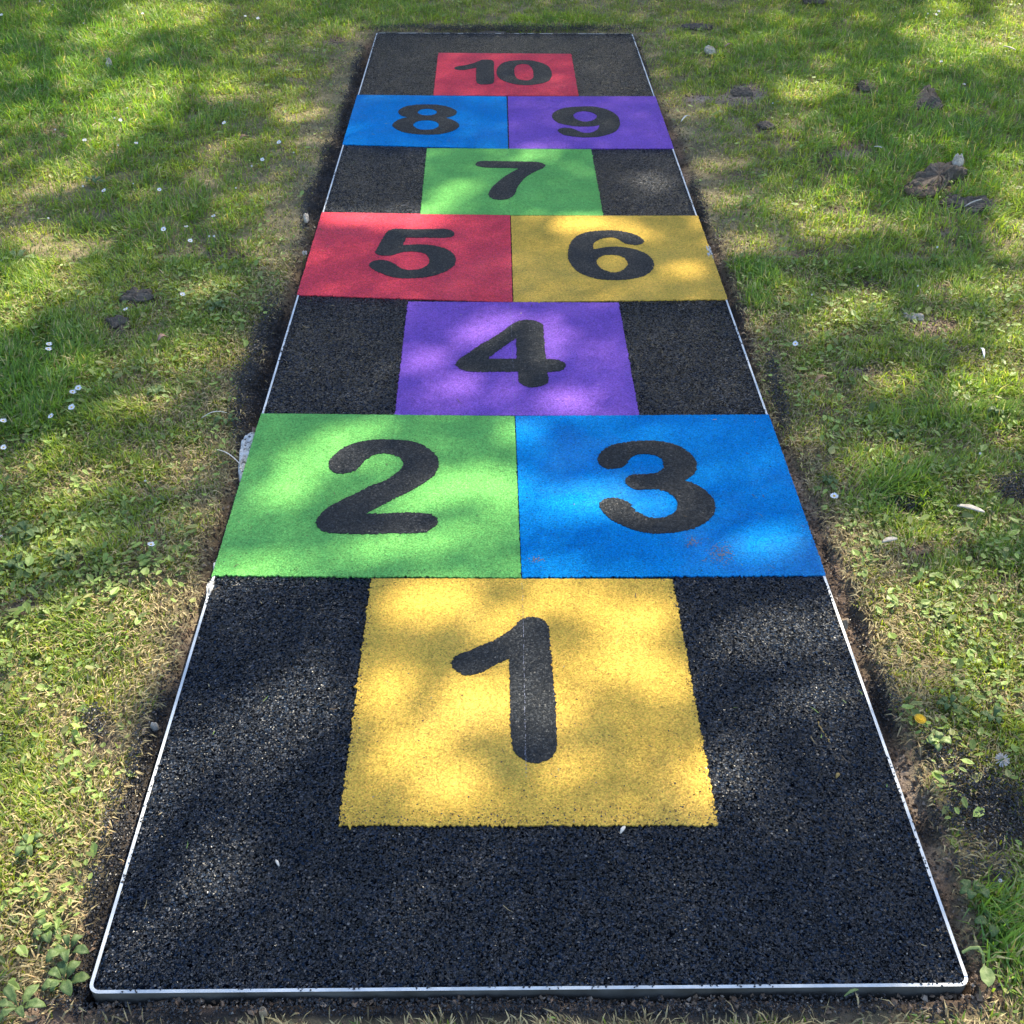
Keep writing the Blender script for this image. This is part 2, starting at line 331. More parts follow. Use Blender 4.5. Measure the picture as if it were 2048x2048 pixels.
# ------------------------------------------------------------------ tree that throws the dappled shade (stands beyond the picture's far right)
lit_px = [(315,29,110,20,8,1),(210,69,60,15,8,1),(156,145,38,25,20,.9),(254,203,112,34,20,1),(232,257,62,20,25,1),(453,170,48,12,0,.9),(598,217,44,11,5,.85),(127,341,55,18,10,.9),
 (65,464,42,18,12,.95),(123,489,34,18,20,.9),(65,562,74,32,30,1),(8,605,45,40,20,1),(410,580,44,14,10,.6),(190,475,50,12,10,.6),(40,380,30,12,0,.4),(40,235,40,14,0,.7),
 (186,728,60,12,5,.7),(373,715,70,16,5,.65),(105,902,38,26,15,.85),(280,802,70,18,15,.75),(155,964,72,26,25,1),(342,933,100,22,10,.8),(400,880,60,16,0,.5),(404,1026,38,20,0,.8),
 (110,1080,75,26,10,.7),(342,1166,60,18,10,.7),(217,1228,200,52,12,1),(60,1290,90,50,0,1),(290,1290,60,40,0,.9),(120,1400,130,75,0,.95),(150,1570,160,105,0,1),(80,1760,120,110,10,1),
 (230,1520,40,60,0,.8),(120,1960,60,50,0,.6),(50,2010,50,40,0,.7),(160,1890,40,50,0,.7),
 (914,384,34,10,10,.85),(860,420,36,9,10,.9),(1077,307,34,10,10,.45),(1306,365,32,14,0,.95),(708,435,55,9,0,.85),(825,442,66,9,0,.8),(640,430,30,8,0,.7),
 (1162,450,46,11,0,1),(1252,462,42,10,-10,.5),(1360,543,34,9,0,.75),(1400,440,24,9,0,.35),(800,418,20,6,0,.5),
 (979,658,62,20,15,.6),(1097,684,22,34,0,.6),(848,721,40,17,10,.65),(909,773,52,14,15,.8),(1137,805,50,18,0,1),(1240,722,16,24,0,.4),
 (570,979,56,26,20,.95),(632,910,64,28,20,.85),(700,872,80,14,5,.75),(943,968,96,26,0,1),(853,997,90,22,10,.85),(1016,860,22,22,0,.75),(741,1098,84,22,10,.85),(527,1132,110,14,0,.85),
 (690,935,80,20,10,.5),(860,900,50,20,0,.45),(900,1080,70,24,15,.6),(1000,1020,30,22,0,.7),(480,1010,14,30,0,.5),
 (1062,889,24,26,0,.5),(1163,1005,80,30,10,.95),(1290,1019,64,20,0,.75),(1417,954,50,13,0,.55),(1536,1088,64,26,10,.8),(1109,1142,56,12,5,.75),(1156,842,46,9,0,.65),(1065,983,34,14,0,.5),(1326,870,90,10,0,.25),(1060,1060,20,20,0,.3),
 (860,1206,80,34,10,1),(776,1386,48,46,10,.95),(943,1408,74,46,15,1),(811,1496,76,26,20,.95),(899,1584,58,34,0,.95),(1128,1210,90,22,0,.8),(1260,1240,74,42,0,.85),(1251,1329,84,28,0,.95),
 (1348,1375,40,28,0,.9),(1128,1382,34,76,0,.7),(1128,1544,56,28,0,.75),(1405,1562,42,58,0,1),(1172,1170,70,10,0,.85),(983,1619,70,16,0,.8),(1000,1250,60,24,0,.7),(1040,1400,50,80,0,.75),
 (573,1416,105,48,28,1),(440,1470,110,34,30,.75),(329,1540,80,44,35,1),(252,1640,40,50,35,.9),(426,1745,76,48,38,.85),(310,1861,100,34,35,.85),(540,1520,60,20,30,.5),(450,1168,62,14,0,.95),(560,1185,60,14,0,.5),(620,1340,50,26,20,.7),
 (1572,1262,130,42,5,1),(1650,1389,66,34,10,.95),(1460,1545,52,62,10,1),(1545,1420,66,30,15,.6),(1874,1939,50,15,0,.6),(1119,1650,70,12,0,.7),(1560,1660,50,18,0,.35),
 (1620,174,58,13,5,1),(1855,55,54,10,5,1),(1928,83,74,30,10,.85),(2030,55,34,50,0,1),(1890,15,34,10,0,.9),(1468,384,28,12,0,.7),(1638,392,88,20,5,.75),(1674,435,64,20,0,.9),(1493,478,56,16,0,.75),
 (2018,345,36,40,0,.8),(2030,450,34,50,0,.9),(1964,565,96,20,5,.85),(1725,601,54,20,0,.8),(1890,645,64,18,0,.7),(1656,645,54,18,0,.75),(1510,630,34,12,0,.55),(2030,670,40,30,0,.9),(1600,240,60,12,0,.4),
 (1790,750,54,20,10,.85),(1990,762,84,46,10,.95),(2025,850,34,30,0,.8),(1759,899,66,20,0,.75),(1727,1057,64,22,0,.85),(1867,1042,76,26,5,.95),(1960,1042,66,20,0,.85),(1727,1110,64,26,0,.9),
 (1820,1166,96,24,0,.9),(1990,1160,64,34,0,.8),(1976,1235,84,40,0,.95),(1820,1250,104,40,0,1),(1696,1197,28,40,0,.9),(1640,850,40,14,0,.3),
 (1855,1331,70,22,0,.85),(2000,1339,64,46,10,.95),(1893,1513,74,46,0,.95),(1816,1550,24,56,20,.85),(1990,2012,90,44,0,.95),(1870,2018,66,24,0,.85),(1760,1270,30,40,0,.7)]
def tree():
    root = empty('broadleaf_tree', (5.4, 11.0, 0)); tag(root, 'tall leafy tree beyond the far right of the lawn, shading the court', 'tree')
    N = 330000
    px = rng.uniform(-3.9, 3.9, N); py = rng.uniform(-1.6, 7.2, N)
    L = blobs_field(px, py, [(b[0], b[1], b[2]*1.12+(4 if b[1] < 750 else 0), b[3]*1.2+(6 if b[1] < 750 else 0), b[4], b[5]) for b in lit_px], .24)
    tau_max = 3.3
    base = .05+.10*sstep(.52, .72, fbm(px, py, 2.6, 91, 3))
    u, v = to_px(px, py); base = np.where((v < 760) & (np.abs(px) < .8), .05, base); out = (u < -60) | (u > 2110) | (v < -60) | (v > 2110)
    fleck = .38*sstep(.63, .74, fbm(px, py, 5.5, 301, 2))*(np.abs(px) > .66); base = np.maximum(base-.03, fleck); base = np.where(out, .05+.9*sstep(.55, .66, fbm(px, py, 2.4, 44, 2)), base)
    T = np.clip(np.maximum(base, L), .03, 1.0)
    keep = rng.random(N) < np.clip(-np.log(T)/tau_max, 0, 1)
    px, py = px[keep], py[keep]; n = len(px)
    zc = 5.4+2.2*rng.beta(1.6, 1.6, n)+.5*(fbm(px, py, .9, 12, 2)-.5)
    sv = np.array(SUN); t = zc/sv[2]
    c = np.stack([px, py, np.zeros(n)], 1)+t[:, None]*sv
    a = rng.normal(size=(n, 3)); a /= np.linalg.norm(a, axis=1)[:, None]
    b = np.cross(a, rng.normal(size=(n, 3))); b /= np.linalg.norm(b, axis=1)[:, None]
    ln = rng.uniform(.021, .031, n)[:, None]; wd = ln*rng.uniform(.55, .75, n)[:, None]
    P = np.stack([c-a*ln, c-a*ln*.1+b*wd, c+a*ln, c-a*ln*.1-b*wd], 1).reshape(-1, 3)
    F = np.arange(4*n)
    crown = obj('crown', np_mesh('crown', P-np.array(root.location), F, None, np.full(n, 4)), M['tree_leaf'], root)
    bm = bmesh.new()
    def limb(p, q, r0, r1, seg=6):
        p, q = Vector(p), Vector(q); prev = None
        ax = (q-p).normalized(); e1 = ax.orthogonal().normalized(); e2 = ax.cross(e1)
        bend = Vector((random.uniform(-.3,.3), random.uniform(-.3,.3), 0))
        for i in range(seg+1):
            f = i/seg; c0 = p.lerp(q, f)+bend*math.sin(f*PI); r = r0+(r1-r0)*f
            ring = [bm.verts.new(c0+(e1*math.cos(2*PI*j/9)+e2*math.sin(2*PI*j/9))*r*(1+.12*math.sin(j*3.1+i))) for j in range(9)]
            if prev:
                for j in range(9): bm.faces.new((prev[j], prev[(j+1) % 9], ring[(j+1) % 9], ring[j]))
            prev = ring
    limb((0,0,-.2), (-.2,-.3,5.2), .34, .22, 10)
    obj('trunk', bm_mesh('trunk', bm), M['bark'], root, True)
    return root
tree()

def sky_block_tree(name, x, y, h, rad, label):  # unseen trees, added to keep bright low sky out of the rubber's reflections
    root = empty(name, (x, y, 0)); tag(root, label, 'tree', 'added trees blocking the low sky behind the lawn')
    n = 5200; a = rng.normal(size=(n, 3)); a /= np.linalg.norm(a, axis=1)[:, None]
    rr = rng.uniform(.55, 1.0, n)*(.8+.35*vnoise(a[:, 0]*2, a[:, 1]*2+a[:, 2], 1.6, 5))
    c = a*rr[:, None]*np.array([rad, rad, h*.5])+np.array([0, 0, h*.52]); c[:, 2] = np.maximum(c[:, 2], .15)
    u = rng.normal(size=(n, 3)); u /= np.linalg.norm(u, axis=1)[:, None]; w_ = np.cross(u, rng.normal(size=(n, 3))); w_ /= np.linalg.norm(w_, axis=1)[:, None]
    L = rng.uniform(.16, .30, n)[:, None]
    P = np.stack([c-u*L, c+w_*L*.6, c+u*L, c-w_*L*.6], 1).reshape(-1, 3)
    obj('crown', np_mesh('crown', P, np.arange(4*n), None, np.full(n, 4)), M['tree_leaf'], root)
    bm = bmesh.new(); prev = None
    for i in range(6):
        f = i/5; r = .22*(1-.5*f); ring = [bm.verts.new((math.cos(t)*r+.15*math.sin(f*3), math.sin(t)*r, f*h*.6-.1)) for t in [2*PI*j/8 for j in range(8)]]
        if prev:
            for j in range(8): bm.faces.new((prev[j], prev[(j+1) % 8], ring[(j+1) % 8], ring[j]))
        prev = ring
    obj('trunk', bm_mesh('trunk', bm), M['bark'], root, True)
for i, (x, y, h, rad) in enumerate(((-14,13,7,4.2),(-9,18,8,4.6),(-2.5,20,7.6,4.6),(4,21,8,4.6),(10,19,7.6,4.6),(15,13,7,4.2))):
    sky_block_tree('added_horizon_tree', x, y, h, rad, 'added unseen leafy tree blocking the low sky beyond the top of the picture, %s from the left in the row' % ('first','second','third','fourth','fifth','sixth')[i])

# ------------------------------------------------------------------ the court
court = empty('hopscotch_court', (0, L_LEN/2, 0))
tag(court, 'long black rubber hopscotch court with ten bright numbered squares set into the lawn', 'hopscotch court')
court_off = Vector(court.location)
def chain(poly, step, jit, seed, closed=True):
    """resample a closed outline and roughen it granule by granule"""
    r = random.Random(seed); out = []
    n = len(poly)
    for i in range(n):
        a, b = poly[i], poly[(i+1) % n]; L = math.hypot(b[0]-a[0], b[1]-a[1]); k = max(1, int(round(L/step)))
        nx_, ny_ = (b[1]-a[1])/max(L, 1e-9), -(b[0]-a[0])/max(L, 1e-9)
        j = jit[i] if isinstance(jit, (list, tuple)) else jit
        for q in range(k):
            f = q/k; d = r.gauss(0, j)+(abs(r.gauss(0, j*1.6))*(1 if r.random() < .5 else -1) if r.random() < .18 else 0)
            t = r.uniform(-.35, .35)*step if q else 0
            out.append((a[0]+(b[0]-a[0])*f+nx_*d+t*(b[0]-a[0])/max(L, 1e-9), a[1]+(b[1]-a[1])*f+ny_*d+t*(b[1]-a[1])/max(L, 1e-9)))
    return out
def catmull(pts, sub=6):
    """pts (x,y[,1]) third item marks a sharp corner"""
    n = len(pts); out = []
    for i in range(n):
        p0, p1, p2, p3 = [np.array(pts[(i+k) % n][:2], float) for k in (-1, 0, 1, 2)]
        if len(pts[i]) > 2: p0 = p1*2-p2 if False else p1
        if len(pts[(i+1) % n]) > 2: p3 = p2
        for q in range(sub):
            t = q/sub
            out.append(tuple(.5*((2*p1)+(-p0+p2)*t+(2*p0-5*p1+4*p2-p3)*t*t+(-p0+3*p1-3*p2+p3)*t**3)))
    return out
def slab(name, loops, z0, z1, m, parent):
    """flat extruded outline with holes; loops in world xy"""
    base = Vector(parent.location) if parent.type == 'EMPTY' else court_off
    pl = [[Vector((x, y, 0)) for x, y in lp] for lp in loops]
    tris = tessellate_polygon(pl); fl = [p for lp in pl for p in lp]
    V = []; off = []; F = []; sz = []
    for p in fl: V.append((p.x-base.x, p.y-base.y, z1))
    nn = len(fl)
    for p in fl: V.append((p.x-base.x, p.y-base.y, z0))
    for t_ in tris:
        a, b, c = t_
        cr = (fl[b]-fl[a]).cross(fl[c]-fl[a]).z
        F += [a, b, c] if cr > 0 else [a, c, b]; sz.append(3)
    o = 0
    for li, lp in enumerate(pl):
        k = len(lp)
        ar = sum(lp[i].x*lp[(i+1) % k].y-lp[(i+1) % k].x*lp[i].y for i in range(k))
        for i in range(k):
            a, b = o+i, o+(i+1) % k
            if (ar < 0) != (li > 0): a, b = b, a
            F += [b, a, a+nn, b+nn]; sz.append(4)
        o += k
    ob = obj(name, np_mesh(name, np.array(V), F, None, sz), m)
    ob.parent = parent
    if parent.type != 'EMPTY': pass
    return ob
# black body with rounded corners
def rrect(x0, y0, x1, y1, r, seg=7):
    out = []
    for cx, cy, a0 in ((x1-r, y0+r, -90), (x1-r, y1-r, 0), (x0+r, y1-r, 90), (x0+r, y0+r, 180)):
        for i in range(seg+1):
            a = math.radians(a0+90*i/seg); out.append((cx+r*math.cos(a), cy+r*math.sin(a)))
    return out
RIM = .0050
slab('black_surfacing', [rrect(-.5*S+RIM, RIM, .5*S-RIM, L_LEN-RIM, .011)], -.05, 0.0, M['black'], court)
# edging strip: pale top, greyer face darkened in colour for its shade, rubber pushed over it here and there
o_, i_ = rrect(-.5*S, 0, .5*S, L_LEN, .016), rrect(-.5*S+RIM, RIM, .5*S-RIM, L_LEN-RIM, .011)
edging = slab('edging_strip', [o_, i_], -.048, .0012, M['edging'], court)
edging.data.materials.append(M['edge_side_shade'])
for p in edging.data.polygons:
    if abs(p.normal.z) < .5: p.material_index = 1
edging['label'] = 'pale plastic edging strip framing the black rubber'

crop = {}
def dig(x0, y0, s, loops): return [[(*at(x0+p[0]*s, y0+p[1]*s), *p[2:]) for p in lp] for lp in loops]
D = {}
D[1] = dig(880,1210,.17603,[[(1060,155),(1130,165),(1190,200),(1230,260),(1240,320),(1255,450),(1270,650),(1290,900),(1310,1100),(1320,1350),(1330,1600),(1310,1680),(1250,1760),(1150,1803),(1040,1803),(950,1775),(860,1700),(815,1600),(800,1400),(795,1150),(795,900),(790,780),(785,620,1),(700,660),(600,710),(500,770),(400,800),(290,812),(200,775),(145,715),(140,655),(190,590),(300,545),(450,485),(620,410),(750,335),(850,255),(900,200),(980,160)]])
D[2] = dig(620,870,.14493,[[(260,400),(300,330),(430,215),(600,135),(800,92),(1050,80),(1300,92),(1500,130),(1650,215),(1750,310),(1778,400),(1760,500),(1690,600),(1560,690),(1400,785),(1200,880),(1000,985),(880,1050),(775,1105,1),(1000,1100),(1300,1088),(1500,1095),(1650,1110),(1745,1160),(1765,1220),(1720,1290),(1600,1350),(1400,1375),(1100,1375),(800,1385),(500,1380),(300,1370),(160,1340),(95,1260),(90,1200),(150,1110),(260,1015),(440,915),(640,820),(850,715),(1050,640),(1180,550),(1270,470),(1280,400),(1240,330),(1150,290),(1020,272),(900,290),(800,340),(730,400),(670,475),(600,520),(480,545),(360,545),(280,490)]])
D[3] = dig(1180,870,.13458,[[(110,380),(150,290),(280,190),(450,140),(650,112),(850,105),(1050,115),(1250,160),(1420,240),(1540,350),(1585,450),(1575,540),(1520,620),(1405,695,1),(1600,770),(1740,870),(1830,980),(1860,1080),(1840,1190),(1740,1300),(1580,1390),(1350,1455),(1100,1480),(850,1475),(650,1430),(450,1350),(300,1265),(180,1150),(140,1050),(180,990),(260,960),(380,955),(500,990),(580,1030),(640,1100),(720,1170),(830,1230),(970,1255),(1120,1240),(1240,1180),(1290,1110),(1290,1010),(1240,930),(1130,860),(1000,828),(830,830),(680,832),(590,790),(535,740),(525,690),(570,635),(660,607),(850,603),(980,585),(1070,530),(1092,470),(1070,400),(1000,335),(880,305),(750,305),(660,325),(590,370),(545,445),(490,495),(380,518),(260,518),(150,465)]])
D[4] = dig(900,630,.12422,[[(1250,97),(1400,120),(1490,170),(1505,230),(1515,400),(1530,600),(1545,725,1),(1740,742),(1830,780),(1860,830),(1830,890),(1740,925),(1560,935,1),(1585,1030),(1570,1110),(1500,1150),(1400,1175),(1290,1182),(1180,1150),(1110,1090),(1095,1020),(1100,935,1),(900,930),(600,935),(400,935),(230,910),(120,850),(95,800),(160,720),(300,630),(500,490),(700,375),(850,275),(1000,170),(1100,115)],[(1060,395,1),(1070,560),(1072,722,1),(850,725),(610,722,1),(820,560)]])
D[5] = dig(730,450,.10352,[[(560,100),(700,97),(1000,103),(1300,98),(1550,100),(1680,130),(1725,185),(1700,235),(1600,262),(1400,268),(1100,265),(795,265,1),(760,340),(735,410,1),(900,400),(1100,395),(1300,415),(1500,460),(1650,530),(1730,610),(1755,700),(1730,790),(1640,870),(1480,950),(1250,1015),(1000,1045),(750,1050),(550,1030),(350,965),(180,890),(80,800),(130,735),(220,705),(330,698),(450,715),(560,765),(680,845),(800,885),(950,890),(1080,865),(1190,810),(1245,740),(1230,660),(1180,590),(1080,550),(950,535),(820,535),(700,550),(600,580),(500,608),(350,612),(250,590),(200,540),(260,430),(320,320),(400,190),(470,125)]])
D[6] = dig(1125,450,.10352,[[(750,130),(950,125),(1150,145),(1350,190),(1500,260),(1572,335),(1540,380),(1460,405),(1330,400),(1240,385),(1160,350),(1080,295),(980,265),(880,262),(760,280),(650,335),(595,390),(590,480,1),(640,485),(800,455),(1000,440),(1200,452),(1400,495),(1600,570),(1720,670),(1765,770),(1740,880),(1620,980),(1450,1040),(1200,1078),(950,1085),(700,1065),(500,1015),(330,940),(210,840),(130,730),(105,610),(125,450),(170,340),(260,250),(400,180),(570,145)],[(950,597),(1080,610),(1200,660),(1260,740),(1255,810),(1190,870),(1090,925),(980,940),(850,910),(730,850),(665,770),(660,700),(720,640),(820,603)]])
D[7] = dig(940,310,.08282,[[(340,170),(700,175),(1000,180),(1400,185),(1650,200),(1780,240),(1815,280),(1760,340),(1600,410),(1430,500),(1300,600),(1200,720),(1130,830),(1085,950),(1030,1020),(930,1080),(800,1105),(650,1105),(520,1070),(450,990),(490,870),(580,760),(750,610),(900,505),(1050,420),(1190,352,1),(950,337),(700,335),(450,330),(260,310),(160,275),(135,235),(200,185)]])
D[8] = dig(770,195,.08282,[[(1000,190),(1250,195),(1500,240),(1660,300),(1735,370),(1690,440),(1600,480),(1470,512,1),(1620,560),(1750,630),(1790,700),(1740,770),(1600,840),(1350,900),(1050,920),(750,905),(500,870),(320,810),(200,730),(190,660),(270,590),(400,530),(560,500,1),(420,465),(340,410),(325,350),(400,280),(560,225),(780,195)],[(1020,292),(1170,310),(1255,370),(1200,430),(1020,455),(860,435),(785,380),(860,315)],[(1000,572),(1180,590),(1290,650),(1290,720),(1190,780),(1000,805),(810,785),(700,720),(690,660),(800,595)]])
D[9] = dig(1090,200,.08282,[[(900,180),(1150,180),(1400,225),(1600,300),(1740,400),(1800,520),(1800,650),(1700,780),(1500,860),(1280,910),(1000,925),(750,910),(500,875),(370,820),(305,755),(380,705),(520,695),(650,710),(750,745),(850,795),(1000,820),(1130,805),(1240,755),(1300,690),(1310,622,1),(1200,650),(1000,662),(750,655),(500,620),(320,570),(200,480),(170,400),(220,320),(370,240),(600,195)],[(960,293),(1120,320),(1230,380),(1250,430),(1180,500),(1050,540),(920,540),(780,500),(700,440),(690,370),(800,310)]])
D['i'] = dig(900,110,.1087,[[(700,103),(780,115),(805,160),(808,300),(812,450),(800,520),(740,550),(620,558),(530,545),(485,500),(482,380),(485,245,1),(400,265),(300,285),(200,292),(110,280),(85,255),(140,225),(300,200),(420,170),(540,125),(600,105)]])
D['o'] = dig(900,110,.1087,[[(1330,110),(1500,118),(1680,160),(1800,220),(1865,320),(1865,420),(1800,500),(1650,545),(1450,570),(1250,560),(1050,515),(920,450),(862,370),(865,280),(920,200),(1020,145),(1170,118)],[(1330,182),(1440,195),(1510,260),(1535,350),(1530,430),(1460,480),(1350,480),(1240,450),(1190,370),(1185,270),(1230,205)]])
R_, r_ = .0013, .0005      # ragged against black, clean where masked or cut
tiles = {   # corners bl br tr tl; roughness of bottom, right, top, left edge
 1: ('yellow', [(678,1652),(1436,1652),(1345,1160),(743,1159)], (R_,R_,r_,R_)),
 2: ('green', [(428,1153),(1042,1157),(1029,834),(528,829)], (R_,r_,r_,r_)),
 3: ('blue', [(1044,1157),(1651,1152),(1529,831),(1031,834)], (R_,r_,r_,r_)),
 4: ('purple', [(790,832),(1278,833),(1237,607),(816,605)], (r_,R_*.7,r_,R_*.7)),
 5: ('red', [(595,591),(1025,606),(1020,432),(643,426)], (R_,r_,r_,r_)),
 6: ('yellow', [(1027,606),(1447,600),(1390,433),(1022,433)], (R_,r_,r_,r_)),
 7: ('green', [(841,430),(1206,433),(1182,300),(854,298)], (r_,R_*.7,r_,R_*.7)),
 8: ('blue', [(685,290),(1016,299),(1013,194),(714,191)], (R_,r_,r_,r_)),
 9: ('purple', [(1019,299),(1345,298),(1311,194),(1015.5,194)], (R_,r_,r_,r_)),
 10: ('red', [(867,192),(1157,193),(1142,109),(877,107)], (r_,R_*.7,r_,R_*.7))}
for num, (cname, cor, rg) in tiles.items():
    ps = []
    for i, p in enumerate(cor):
        x, y = at(*p)
        if num in (2,5,8) and i in (0,3): x = -.5*S-.0012
        if num in (3,6,9) and i in (1,2): x = .5*S+.0012
        ps.append((x, y))
    lift = .0001*(num % 4)
    tl = slab('number_square', [chain(ps, .0032, list(rg), num)], -.006, .0030+lift, M[cname], court)
    tl['label'] = '%s rubber square carrying a black %d' % (cname, num)
    sets = [D[num]] if num != 10 else [D['i'], D['o']]
    Vs, Fs, Ss = [], [], []; offv = 0
    for si, lps in enumerate(sets):
        loops = [chain(catmull(lp), .003, .0009 if num < 7 else .0007, num*10+k+si*5) for k, lp in enumerate(lps)]
        q = slab('numeral', loops, .001, .0042+lift, M['black'], court)
        me = q.data; v = np.zeros(len(me.vertices)*3); me.vertices.foreach_get('co', v); v = v.reshape(-1, 3)
        for p in me.polygons: Fs += [i+offv for i in p.vertices]; Ss.append(len(p.vertices))
        Vs.append(v); offv += len(v); bpy.data.objects.remove(q)
    nm = obj('numeral', np_mesh('numeral', np.concatenate(Vs), Fs, None, Ss), M['numeral']); nm.parent = tl
    nm['label'] = 'black numeral %d' % num
# chalk line snapped down the middle: short broken dashes of powder
for (u0, v0, u1, v1, dens) in ((1046,1216,1052,1560,.8),(1044,1165,1046,1216,.35),(1020,606,1031,832,.5),(1010,108,1015,192,.55),(1022,432,1015,300,.2)):
    cv, cf = [], []; x0, y0 = at(u0, v0); x1, y1 = at(u1, v1); n = int(math.hypot(x1-x0, y1-y0)/.004)
    for i in range(n):
        if random.random() > dens: continue
        f = (i+random.random())/n; x = x0+(x1-x0)*f+random.gauss(0, .0005); y = y0+(y1-y0)*f
        a = len(cv); hw = random.uniform(.00025, .0006); hl = random.uniform(.0008, .0026)
        for dx, dy in ((-hw,-hl),(hw,-hl),(hw*.6,hl),(-hw*.8,hl)): cv.append((x+dx, y+dy-court_off.y, .0049+random.random()*.0003))
        cf += [a, a+1, a+2, a+3]
    obj('chalk_line', np_mesh('chalk_line', np.array(cv), cf, None, np.full(len(cf)//4, 4)), M['chalk'], court)
# soil scuffs trodden onto the blue square
for (u, v, ru, rv, n) in ((1440,1110,26,22,170),(1385,1085,16,14,50),(1068,1122,16,6,34)):
    sv_, sf = [], []
    for i in range(n):
        x, y = at(u+random.gauss(0, ru*.5), v+random.gauss(0, rv*.5)); a = len(sv_); s = random.uniform(.0008, .0022); th = random.random()*6
        for k in range(4): sv_.append((x+s*math.cos(th+k*PI/2)*random.uniform(.6,1.2), y+s*math.sin(th+k*PI/2)*random.uniform(.6,1.2)-court_off.y, .0040+random.random()*.0006))
        sf += [a, a+1, a+2, a+3]
    obj('soil_smudge', np_mesh('soil_smudge', np.array(sv_), sf, None, np.full(len(sf)//4, 4)), M['scuff'], court)

# ------------------------------------------------------------------ lawn
def in_court(x, y, m=.0): return (np.abs(x) < .5*S+m) & (y > -m) & (y < L_LEN+m)
def wedge(x, y, pad=.35):
    """the part of the lawn the lens takes in, with a margin"""
    u, v = to_px(x, y); return (u > -420) & (u < 2470) & (v > -200) & (v < 2300)
weeds_px = [(120,1080,160,140,0,.8),(60,1250,130,130,0,.9),(300,1120,120,60,0,.6),(160,1350,150,90,0,.7),(480,330,160,70,0,.5),(420,500,130,90,0,.6),(1800,1250,140,120,0,.8),
 (1880,1400,140,110,0,.9),(1950,1800,90,110,0,.8),(60,850,110,60,0,.6),(1700,900,120,60,0,.4),(520,120,180,60,0,.4),(1950,1150,90,90,0,.5),(250,1050,90,50,0,.5),(130,1800,90,120,0,.35),(1920,1560,70,60,0,.5)]
lush_px = [(150,150,330,190,0,1),(300,420,200,120,0,.5),(1850,250,260,260,0,.9),(1650,100,300,90,0,.7),(1650,300,60,40,0,.6),(1500,560,60,60,0,.8),(1950,1900,120,140,0,1),(1730,440,70,30,0,.5),(1900,800,140,60,0,.5),(50,750,140,120,0,.7),
 (1780,960,100,60,0,.6),(700,20,200,40,0,.6),(1110,40,100,20,0,.6),(30,560,90,80,0,.5),(1500,400,60,40,0,.5),(1720,230,50,20,0,.5)]
def scatter(n, x0=-4.2, x1=4.2, y0=-.35, y1=6.6, near_bias=True):
    x = rng.uniform(x0, x1, n); y = rng.uniform(y0, y1, n)
    k = wedge(x, y) & ~in_court(x, y, .001)
    return x[k], y[k]
def rgb(a): return np.array(a, float)
def lawn_colour(x, y, n):
    g1, g2, g3 = rgb((.15,.25,.04)), rgb((.40,.45,.075)), rgb((.19,.28,.085))
    k = fbm(x, y, 4, 21, 3)[:, None]; r = rng.random(n)[:, None]
    c = g1*(1-k)+g2*k; c = np.where(r < .3, g3, c)
    c = c*(.65+.75*rng.random(n)[:, None])
    return c
def near_scatter(n, m):
    a, b = scatter(n); c, d = scatter(m, -2.1, 2.1, -.35, 2.4)
    return np.concatenate([a, c]), np.concatenate([b, d])
